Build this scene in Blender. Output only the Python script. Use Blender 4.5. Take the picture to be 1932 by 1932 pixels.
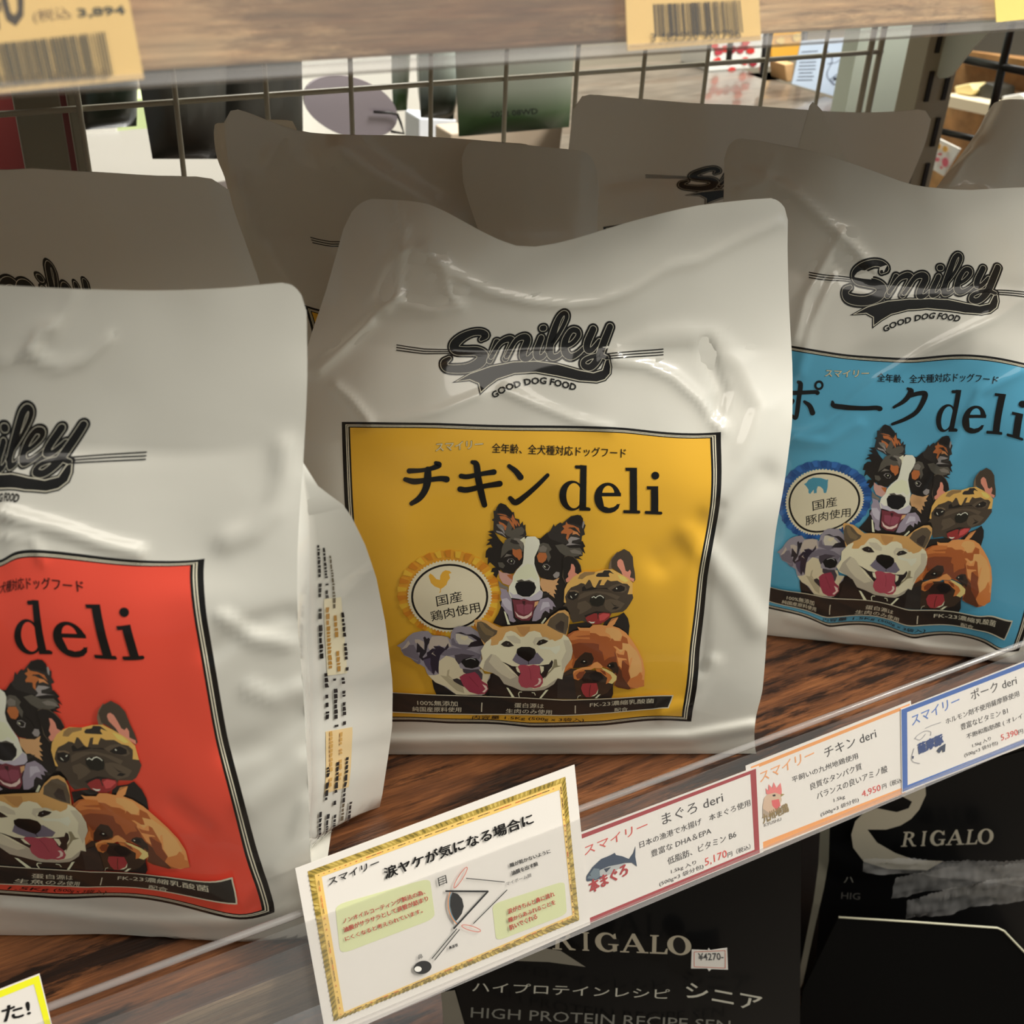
import bpy, bmesh, math, random
import numpy as np
from mathutils import Vector, Matrix, noise, geometry
random.seed(7); rng=np.random.default_rng(7)
for o in list(bpy.data.objects): bpy.data.objects.remove(o)
S=bpy.context.scene; C=S.collection
# ---------------------------------------------------------------- camera
CH=.425; FPX=2185.4; YAW,PITCH,ROLL=.5064,.56466,-.0487
def _basis(yaw,pitch,roll):
    cy,sy=math.cos(yaw),math.sin(yaw);cp,sp=math.cos(pitch),math.sin(pitch)
    F=np.array([sy*cp,cy*cp,-sp]);Rt=np.array([cy,-sy,0.]);D=np.cross(F,Rt)
    cr,sr=math.cos(roll),math.sin(roll)
    return np.stack([Rt*cr+D*sr,-Rt*sr+D*cr,F],1)
RC=_basis(YAW,PITCH,ROLL); CAM=np.array([0,0,CH])
cd=bpy.data.cameras.new('camera'); cam=bpy.data.objects.new('camera',cd); C.objects.link(cam)
M=Matrix([[RC[i,0],-RC[i,1],-RC[i,2],CAM[i]] for i in range(3)]+[[0,0,0,1]])
cam.matrix_world=M; cd.sensor_width=36; cd.sensor_fit='HORIZONTAL'; cd.lens=FPX/1932*36; cd.clip_start=.01; cd.clip_end=30
cd.dof.use_dof=True; cd.dof.focus_distance=.54; cd.dof.aperture_fstop=18.0
S.camera=cam
S.view_settings.view_transform='Standard'; S.view_settings.look='None'; S.view_settings.gamma=1
S.view_settings.use_curve_mapping=False; S.view_settings.exposure=0.02
# ---------------------------------------------------------------- light: dim shop interior, ceiling panels, daylight from the right
w=bpy.data.worlds.new('shop_air'); S.world=w; w.use_nodes=True
w.node_tree.nodes['Background'].inputs[0].default_value=(.70,.75,.70,1); w.node_tree.nodes['Background'].inputs[1].default_value=.24
def area(name,loc,target,sx,sy,power,col):
    l=bpy.data.lights.new(name,'AREA'); l.shape='RECTANGLE'; l.size=sx; l.size_y=sy; l.energy=power; l.color=col
    o=bpy.data.objects.new(name,l); C.objects.link(o); o.location=loc
    d=Vector(target)-Vector(loc); o.rotation_euler=d.to_track_quat('-Z','Y').to_euler(); return o
area('overhead_lamp',(1.35,-.28,2.05),(.3,.4,.15),1.0,.6,58,(1,.95,.87))
area('overhead_lamp',(1.9,-1.2,1.9),(.3,.4,.15),.2,.2,30,(1,.95,.85))  # small added lamp, there only to put glints on the glossy film
area('overhead_lamp',(-.6,-1.5,2.0),(.2,.4,.1),2.0,.9,17,(1,.93,.82))
area('window_daylight',(2.3,.25,.75),(.4,.5,.2),.7,.9,20,(.80,.92,1))
area('aisle_lamp',(.9,1.9,1.9),(.5,1.2,.1),1.4,.5,70,(1,.97,.90))
area('aisle_lamp',(2.6,1.4,1.7),(1.6,1.2,.1),.8,.8,20,(1,.90,.72))
# ---------------------------------------------------------------- pixels of the photograph to points of the place
def ray(x,y): return RC@np.array([x-966.,y-966.,FPX])
def onz(x,y,z=0): r=ray(x,y); return CAM+r*(z-CH)/r[2]
def ony(x,y,Y): r=ray(x,y); return CAM+r*Y/r[1]
def onx(x,y,X): r=ray(x,y); return CAM+r*X/r[0]
def onpl(x,y,Pt,n,b=0): r=ray(x,y); return CAM+r*((np.asarray(Pt)-CAM)@n+b)/(r@n)
def proj(Pt): d=RC.T@(np.asarray(Pt)-CAM); return (966+FPX*d[0]/d[2],966+FPX*d[1]/d[2])
# ---------------------------------------------------------------- objects and tags
def tag(o,label=None,cat=None,group=None,kind=None):
    if label: o['label']=label
    if cat: o['category']=cat
    if group: o['group']=group
    if kind: o['kind']=kind
    return o
def empty(name,loc,label,cat,group=None):
    o=bpy.data.objects.new(name,None); C.objects.link(o); o.location=loc; o.empty_display_size=.02
    bpy.context.view_layer.update()
    return tag(o,label,cat,group)
def link(name,me,parent=None,label=None):
    o=bpy.data.objects.new(name,me); C.objects.link(o)
    if parent is not None:
        o.parent=parent
        # vertices are in world space: undo the parents' offsets
        off=Vector((0,0,0)); p=parent
        while p is not None: off+=Vector(p.location); p=p.parent
        o.location=-off
    if label: o['label']=label
    return o
def s2l(c): c=c/255.; return c/12.92 if c<=.04045 else ((c+.055)/1.055)**2.4
_mats={}
def mat(name,rgb,rough=.5,metal=0,coat=0,crough=.08,spec=.5,lin=None,emit=0,trans=0):
    if name in _mats: return _mats[name]
    m=bpy.data.materials.new(name); m.use_nodes=True; b=m.node_tree.nodes['Principled BSDF']; _mats[name]=m
    col=lin if lin else tuple(s2l(c) for c in rgb)
    b.inputs['Base Color'].default_value=(*col,1); b.inputs['Roughness'].default_value=rough; b.inputs['Metallic'].default_value=metal
    b.inputs['Coat Weight'].default_value=coat; b.inputs['Coat Roughness'].default_value=crough; b.inputs['Specular IOR Level'].default_value=spec
    if emit: b.inputs['Emission Color'].default_value=(*col,1); b.inputs['Emission Strength'].default_value=emit
    return m
PK=1.25
def ink(rgb,kind='film'):
    """printed colour, on glossy film, on paper, or as silver foil"""
    rgb=tuple(rgb); n='%s_%d_%d_%d'%((kind,)+rgb)
    lin=tuple(min(.9,s2l(c)*PK) for c in rgb)
    if kind=='film': return mat(n,rgb,.45,coat=.8,crough=.06,lin=lin,spec=.2)
    if kind=='foil': return mat(n,rgb,.38,metal=.45,lin=tuple(s2l(c) for c in rgb))
    return mat(n,rgb,.6,lin=tuple(min(.9,s2l(c)*1.1) for c in rgb),spec=.3)
class MB:
    def __init__(s): s.v=[];s.f=[]
    def box(s,c,h,R=None):
        b=len(s.v); R=np.eye(3) if R is None else R
        for dx in(-1,1):
            for dy in(-1,1):
                for dz in(-1,1): s.v.append(tuple(np.asarray(c)+R@np.array([dx*h[0],dy*h[1],dz*h[2]])))
        for q in((0,1,3,2),(4,6,7,5),(0,4,5,1),(2,3,7,6),(0,2,6,4),(1,5,7,3)): s.f.append(tuple(b+i for i in q))
        return s
    def tube(s,pts,r,n=8):
        pts=[Vector(p) for p in pts]; b=len(s.v); k=len(pts)
        for i,p in enumerate(pts):
            t=(pts[min(i+1,k-1)]-pts[max(i-1,0)]).normalized(); a=t.orthogonal().normalized() if i==0 else (a-t*a.dot(t)).normalized(); c=t.cross(a)
            for j in range(n):
                q=2*math.pi*j/n; s.v.append(tuple(p+(a*math.cos(q)+c*math.sin(q))*r))
        for i in range(k-1):
            for j in range(n): s.f.append((b+i*n+j,b+i*n+(j+1)%n,b+(i+1)*n+(j+1)%n,b+(i+1)*n+j))
        s.f.append(tuple(b+j for j in range(n))[::-1]); s.f.append(tuple(b+(k-1)*n+j for j in range(n)))
        return s
    def prism(s,pts,d):
        """closed outline of 3D points pushed along vector d"""
        b=len(s.v); n=len(pts); d=np.asarray(d)
        for p in pts: s.v.append(tuple(np.asarray(p)))
        for p in pts: s.v.append(tuple(np.asarray(p)+d))
        s.f.append(tuple(range(b,b+n))[::-1]); s.f.append(tuple(range(b+n,b+2*n)))
        for i in range(n): j=(i+1)%n; s.f.append((b+i,b+j,b+n+j,b+n+i))
        return s
    def build(s,name,m,parent=None,label=None,smooth=False,bevel=0):
        me=bpy.data.meshes.new(name); me.from_pydata(s.v,[],s.f); me.materials.append(m)
        bm=bmesh.new(); bm.from_mesh(me); bmesh.ops.recalc_face_normals(bm,faces=bm.faces); bm.to_mesh(me); bm.free()
        if smooth: me.polygons.foreach_set('use_smooth',[True]*len(me.polygons))
        o=link(name,me,parent,label)
        if bevel: md=o.modifiers.new('b','BEVEL'); md.width=bevel; md.segments=2; md.limit_method='ANGLE'
        return o
# ---------------------------------------------------------------- thin plate spline
class TPS:
    def __init__(s,src,dst,lam=0.):
        s.src=np.asarray(src,float); dst=np.asarray(dst,float); s.c=s.src.mean(0); s.k=s.src.std(0)+1e-9
        s.n=(s.src-s.c)/s.k; N=len(s.n); K=s._u(s.n,s.n)+lam*np.eye(N); Q=np.hstack([np.ones((N,1)),s.n])
        A=np.block([[K,Q],[Q.T,np.zeros((3,3))]]); s.w=np.linalg.solve(A,np.vstack([dst,np.zeros((3,dst.shape[1]))]))
    def _u(s,a,b):
        d=((a[:,None]-b[None])**2).sum(-1); return np.where(d>1e-12,.5*d*np.log(d+1e-12),0)
    def __call__(s,p):
        p=np.asarray(p,float).reshape(-1,2); n=(p-s.c)/s.k
        return s._u(n,s.n)@s.w[:-3]+np.hstack([np.ones((len(n),1)),n])@s.w[-3:]
# ---------------------------------------------------------------- flat artwork to triangles
def catmull(pts,wid=None,step=6):
    P_=np.array(pts,float); 
    if len(P_)<3:
        return P_,(None if wid is None else np.array(wid,float))
    W=np.array(wid,float)[:,None] if wid is not None else np.zeros((len(P_),1))
    A=np.hstack([P_,W]); A=np.vstack([2*A[0]-A[1],A,2*A[-1]-A[-2]]); out=[]
    for i in range(1,len(A)-2):
        for t in np.linspace(0,1,step,endpoint=False):
            a,b,c,d=A[i-1],A[i],A[i+1],A[i+2]
            out.append(.5*((2*b)+(-a+c)*t+(2*a-5*b+4*c-d)*t*t+(-a+3*b-3*c+d)*t**3))
    out.append(A[-2]); out=np.array(out); return out[:,:2],(out[:,2] if wid is not None else None)
def tess(poly):
    v=[Vector((x,y,0)) for x,y in poly]; t=geometry.tessellate_polygon([v]); p=np.array(poly,float)
    return np.array([[p[i] for i in q] for q in t]) if t else np.zeros((0,3,2))
def stroke(pts,wid,smooth=True,cap=12):
    """one ribbon with rounded ends"""
    if smooth: p,w=catmull(pts,wid)
    else: p=np.array(pts,float); w=np.array(wid,float)
    k=np.r_[True,np.hypot(*np.diff(p,axis=0).T)>1e-6]; p=p[k]; w=w[k]; t=np.gradient(p,axis=0); t/=np.hypot(*t.T)[:,None]+1e-9
    if not smooth and len(p)>2:
        d=np.diff(p,axis=0); d/=np.hypot(*d.T)[:,None]+1e-9; t[1:-1]=d[:-1]+d[1:]; L=np.hypot(*t[1:-1].T)[:,None]+1e-9; t[1:-1]/=L; sc=np.ones(len(p)); sc[1:-1]=np.clip(2/L[:,0],1,2.5)
    else: sc=np.ones(len(p))
    n=np.stack([-t[:,1],t[:,0]],1)*(w/2*sc)[:,None]; A,B=p+n,p-n; T=[]
    for i in range(len(p)-1): T+=[(A[i],A[i+1],B[i+1]),(A[i],B[i+1],B[i])]
    if smooth:
        for e,sg in ((0,-1),(-1,1)):
            a0=math.atan2(t[e][1]*sg,t[e][0]*sg); r=w[e]/2
            q=[p[e]+r*np.array([math.cos(a0-math.pi/2+math.pi*j/cap),math.sin(a0-math.pi/2+math.pi*j/cap)]) for j in range(cap+1)]
            T+=[(q[0],q[j],q[j+1]) for j in range(1,cap)]
    return np.array(T)
def inset(poly,d):
    p=np.array(poly,float); n=len(p); a=sum(p[i][0]*p[(i+1)%n][1]-p[(i+1)%n][0]*p[i][1] for i in range(n)); sg=1 if a>0 else -1; out=[]
    for i in range(n):
        e1=p[i]-p[i-1]; e2=p[(i+1)%n]-p[i]; n1=np.array([-e1[1],e1[0]])/(np.hypot(*e1)+1e-9)*sg; n2=np.array([-e2[1],e2[0]])/(np.hypot(*e2)+1e-9)*sg
        b=n1+n2; b/=np.hypot(*b)+1e-9; k=min(3.,1/max(.25,b@n1)); out.append(tuple(p[i]+b*d*k))
    return out
_tc={}
def glyphs(body,bold=0):
    k=(body,bold)
    if k not in _tc:
        cu=bpy.data.curves.new('t','FONT'); cu.body=body; cu.size=1; cu.resolution_u=2; cu.offset=bold; cu.fill_mode='FRONT'
        o=bpy.data.objects.new('t',cu); C.objects.link(o)
        m=o.to_mesh(); m.calc_loop_triangles()
        V=np.array([v.co[:2] for v in m.vertices]).reshape(-1,2); T=np.array([t.vertices[:] for t in m.loop_triangles]).reshape(-1,3).astype(int)
        _tc[k]=V[T]; o.to_mesh_clear(); bpy.data.objects.remove(o); bpy.data.curves.remove(cu)
    return _tc[k]
def text_tris(body,bl,br,tl,bold=0):
    T=glyphs(body,bold); f=T.reshape(-1,2); lo=f.min(0); hi=f.max(0); q=(T-lo)/(hi-lo)
    bl,br,tl=[np.array(a,float) for a in (bl,br,tl)]
    return bl+q[...,:1]*(br-bl)+q[...,1:]*(tl-bl)
def band(poly,rs):
    """star-shaped outline filled by rings rs (fractions of the radius)"""
    p=np.array(poly); c=p.mean(0); T=[]; n=len(p)
    for a,b in zip(rs[:-1],rs[1:]):
        for i in range(n):
            j=(i+1)%n; A,B=c+(p[i]-c)*a,c+(p[j]-c)*a; A2,B2=c+(p[i]-c)*b,c+(p[j]-c)*b
            T.append((A2,B2,B)); 
            if a>0: T.append((A2,B,A))
    return np.array(T)
def row_tris(r):
    k=r[0]
    if k=='poly': return tess(r[1]),r[2]
    if k=='line': return stroke(r[1],[r[3]]*len(r[1]),smooth=False,cap=8),r[2]
    if k=='curve': return stroke(r[1],[r[3]]*len(r[1]),cap=8),r[2]
    if k=='brush': return stroke(r[1],r[3]),r[2]
    if k=='text': return text_tris(r[1],*r[3],bold=r[4] if len(r)>4 else 0),r[2]
    if k=='tris': return r[1],r[2]
    if k=='disc': return band(r[1],r[3]),r[2]
def expand(rows):
    """bold lettering whose glyphs cannot be swelled: shifted doubles, one layer up"""
    out=[]
    for r in rows:
        if r[0]=='text' and len(r)>4 and r[4] and any(ord(c)>0x2e7f for c in r[1]):
            bl,br,tl=[np.array(a,float) for a in r[3]]; h=np.hypot(*(tl-bl)); e=(br-bl)/np.hypot(*(br-bl))*h*r[4]*1.2; f=(tl-bl)/h*h*r[4]*.7
            for s_ in (-e,e,-f,f): out.append((r[0],r[1],r[2],[bl+s_,br+s_,tl+s_],0))
        else: out.append(r)
    return out
def split(T,I,a,b,c,eps=1e-7):
    d=T[...,0]*a+T[...,1]*b-c; x=(d.min(1)<-eps)&(d.max(1)>eps)
    if not x.any(): return T,I
    K,KI=T[~x],I[~x]; X,D,XI=T[x],d[x],I[x]; D=np.where(np.abs(D)<eps,0,D)
    z=(D==0).any(1); outT=[K];outI=[KI]
    if z.any():
        A,E,J=X[z],D[z],XI[z]; s=np.argmax(E==0,1); ix=(s[:,None]+np.arange(3))%3; r=np.arange(len(A))[:,None]; A=A[r,ix];E=E[r,ix]
        t=(E[:,1]/(E[:,1]-E[:,2]))[:,None]; m=A[:,1]+(A[:,2]-A[:,1])*t
        outT+=[np.stack([A[:,0],A[:,1],m],1),np.stack([A[:,0],m,A[:,2]],1)]; outI+=[J,J]
    if (~z).any():
        A,E,J=X[~z],D[~z],XI[~z]; sg=np.sign(E); s=np.argmax(sg==-np.sign(sg.sum(1))[:,None],1); ix=(s[:,None]+np.arange(3))%3; r=np.arange(len(A))[:,None]; A=A[r,ix];E=E[r,ix]
        t1=(E[:,0]/(E[:,0]-E[:,1]))[:,None]; t2=(E[:,0]/(E[:,0]-E[:,2]))[:,None]; m1=A[:,0]+(A[:,1]-A[:,0])*t1; m2=A[:,0]+(A[:,2]-A[:,0])*t2
        outT+=[np.stack([A[:,0],m1,m2],1),np.stack([m1,A[:,1],A[:,2]],1),np.stack([m1,A[:,2],m2],1)]; outI+=[J,J,J]
    return np.concatenate(outT),np.concatenate(outI)
def splits(T,I,a,b,lo,hi):
    """cut along every whole-number line a*x+b*y=c, halving the range each time"""
    if not len(T): return T,I
    q=T[...,0]*a+T[...,1]*b; lo=max(lo,int(math.floor(q.min()))); hi=min(hi,int(math.ceil(q.max())))
    if lo>hi: return T,I
    m=(lo+hi)//2; T,I=split(T,I,a,b,m); q=T.mean(1)@np.array([a,b],float)<m
    L=splits(T[q],I[q],a,b,lo,m-1); R=splits(T[~q],I[~q],a,b,m+1,hi)
    return np.concatenate([L[0],R[0]]),np.concatenate([L[1],R[1]])
# ---------------------------------------------------------------- a curved sheet (bag face): grid of points, print laid on it
class Sheet:
    def __init__(s,G):   # G: (nu+1,nv+1,3), u to the viewer's right, v up: normal towards the viewer
        s.G=G; s.nu,s.nv=G.shape[0]-1,G.shape[1]-1
        du=np.gradient(G,axis=0); dv=np.gradient(G,axis=1); n=np.cross(du,dv); n/=np.linalg.norm(n,axis=-1,keepdims=True)+1e-12
        s.N=n
    def mesh(s,name,m,parent,label=None,flip=False,trim=None):
        nu,nv=s.nu,s.nv; V=s.G.reshape(-1,3); F=[]
        for i in range(nu):
            for j in range(nv):
                a=i*(nv+1)+j; b=a+nv+1; F+=[(a,b,b+1),(a,b+1,a+1)]
        F=np.array(F)
        if flip: F=F[:,::-1]
        return tri_mesh(name,V,F,[m],np.zeros(len(F),int),parent,label)
    def sample(s,xy):
        x=np.clip(xy[:,0],0,s.nu-1e-9); y=np.clip(xy[:,1],0,s.nv-1e-9); i=np.floor(x).astype(int); j=np.floor(y).astype(int); f=x-i; g=y-j
        out=[]
        for A in (s.G,s.N):
            a,b,c,d=A[i,j],A[i+1,j],A[i+1,j+1],A[i,j+1]; f_,g_=f[:,None],g[:,None]
            out.append(np.where(f_>=g_,a*(1-f_)+b*(f_-g_)+c*g_,a*(1-g_)+d*(g_-f_)+c*f_))
        n=out[1]/(np.linalg.norm(out[1],axis=1,keepdims=True)+1e-12); return out[0],n
def tri_mesh(name,V,F,mats,mi,parent,label=None,normals=None):
    me=bpy.data.meshes.new(name); V=np.asarray(V,float); F=np.asarray(F,int)
    me.vertices.add(len(V)); me.vertices.foreach_set('co',V.ravel()); me.loops.add(F.size); me.loops.foreach_set('vertex_index',F.ravel())
    me.polygons.add(len(F)); me.polygons.foreach_set('loop_start',np.arange(0,F.size,3)); me.polygons.foreach_set('loop_total',np.full(len(F),3))
    me.polygons.foreach_set('material_index',np.asarray(mi,int)); me.polygons.foreach_set('use_smooth',np.ones(len(F),bool))
    for m in mats: me.materials.append(m)
    me.update(calc_edges=True); me.validate()
    if normals is not None and len(me.vertices)==len(V): me.normals_split_custom_set_from_vertices(normals.tolist())
    return link(name,me,parent,label)
def lay_print(sheet,parts,touv,kind='film',step=.000004):
    """parts: list of dict(name,rows,parent,off,label). rows in artwork units, touv maps them to grid units of the sheet."""
    Ts=[];Is=[];info=[]
    for pi,p in enumerate(parts):
        for li,r in enumerate(expand(p['rows'])):
            T,c=row_tris(r)
            if T is None or len(T)==0: continue
            a=np.cross(T[:,1]-T[:,0],T[:,2]-T[:,0]); T=T[np.abs(a)>1e-6]
            Ts.append(T); Is.append(np.full(len(T),len(info))); info.append((pi,li,tuple(c)))
    T=np.concatenate(Ts); I=np.concatenate(Is)
    lo=np.floor(T.min((0,1))/30).astype(int); hi=np.ceil(T.max((0,1))/30).astype(int)
    T,I=splits(T/30,I,1,0,lo[0],hi[0]); T,I=splits(T,I,0,1,lo[1],hi[1]); T=T*30
    g=touv(T.reshape(-1,2)).reshape(-1,3,2)*np.array([sheet.nu,sheet.nv])
    eps=1e-3
    inside=((g[...,0].max(1)>0)&(g[...,0].min(1)<sheet.nu)&(g[...,1].max(1)>0)&(g[...,1].min(1)<sheet.nv)); g=g[inside]; I=I[inside]
    for a,b,cc in ((1,0,0),(1,0,sheet.nu),(0,1,0),(0,1,sheet.nv)): g,I=split(g,I,a,b,cc)
    ce=g.mean(1); k=(ce[:,0]>0)&(ce[:,0]<sheet.nu)&(ce[:,1]>0)&(ce[:,1]<sheet.nv); g,I=g[k],I[k]
    g,I=splits(g,I,1,0,0,sheet.nu); g,I=splits(g,I,0,1,0,sheet.nv); g,I=splits(g,I,1,-1,-sheet.nv,sheet.nu)
    ar=np.cross(g[:,1]-g[:,0],g[:,2]-g[:,0]); g=np.where((ar<0)[:,None,None],g[:,::-1],g); k=np.abs(ar)>1e-8; g,I=g[k],I[k]
    ce=g.mean(1,keepdims=True); q=g+(ce-g)*1e-4
    Pp,N=sheet.sample(q.reshape(-1,2)); pid=np.array([i[0] for i in info])[I]; lay=np.array([i[1] for i in info])[I]
    out={}
    for pi,p in enumerate(parts):
        k=pid==pi
        if not k.any(): continue
        kk=np.repeat(k,3); off=p.get('off',.0001)+np.repeat(lay[k],3)*step
        V=Pp[kk]+N[kk]*off[:,None]; cols=[info[i][2] for i in I[k]]; names=sorted(set(cols)); mi=[names.index(c) for c in cols]
        par=p['parent']; par=out[par] if isinstance(par,str) else par
        o=tri_mesh(p['name'],V,np.arange(len(V)).reshape(-1,3),[ink(c,kind) for c in names],mi,par,p.get('label'),N[kk])
        out[p['name']]=o
    return out
class Plane:
    """flat card face: photograph pixel -> point of the plane"""
    def __init__(s,P0,n): s.P0=np.asarray(P0,float); s.n=np.asarray(n,float)/np.linalg.norm(n)   # n towards the viewer
    def pt(s,xy,off=0.): 
        r=ray(*xy); return CAM+r*((s.P0-CAM)@s.n)/(r@s.n)+s.n*off
def flat_print(pl,name,rows,parent,off=.0002,kind='paper',step=.00001,label=None):
    V=[];cols=[];n=0
    for li,r in enumerate(expand(rows)):
        T,c=row_tris(r)
        if T is None or len(T)==0: continue
        for x in T.reshape(-1,2): V.append(pl.pt(x,off+li*step))
        cols+= [tuple(c)]*len(T)
    V=np.array(V); F=np.arange(len(V)).reshape(-1,3)
    nn=np.cross(V[F[:,1]]-V[F[:,0]],V[F[:,2]]-V[F[:,0]])@pl.n; F=np.where((nn<0)[:,None],F[:,::-1],F)
    names=sorted(set(cols)); return tri_mesh(name,V,F,[ink(c,kind) for c in names],[names.index(c) for c in cols],parent,label)
def card(pl,name,corners,thick,m,parent,off=0.,label=None):
    q=[pl.pt(c,off) for c in corners]; b=MB(); b.prism(q,-pl.n*thick); return b.build(name,m,parent,label)
# ---------------------------------------------------------------- label artwork (flat print, laid out in artwork units)
# a colour is an sRGB triple as printed
INK=(16,14,13)
def TR(ox,oy,k): return lambda pts:[(ox+x*k,oy+y*k) for x,y in pts]
def P(s):
    v=[float(a) for a in s.replace(',',' ').split()]
    return list(zip(v[0::2],v[1::2]))
ART={}   # name -> list of (kind, points, colour, width)
def art(name,tr,rows):
    L=ART.setdefault(name,[])
    for r in rows:
        c=r[0]; pts=tr(P(r[1]))
        w=r[2] if len(r)>2 else 0
        L.append((('line' if w else 'poly'),pts,c,w))
K=(33,30,29);K2=(48,45,43);G=(86,82,74);G2=(118,112,104);G3=(146,140,138);OR=(178,104,58);OR2=(200,134,84);TN=(206,160,112)
W_=(236,232,204);W2=(218,220,190);LV=(150,140,155);LV2=(184,178,190);PKc=(196,152,142);MO=(112,50,60);TG=(140,70,86);TE=(232,196,186)
c1=TR(900,940,.12422)
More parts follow.
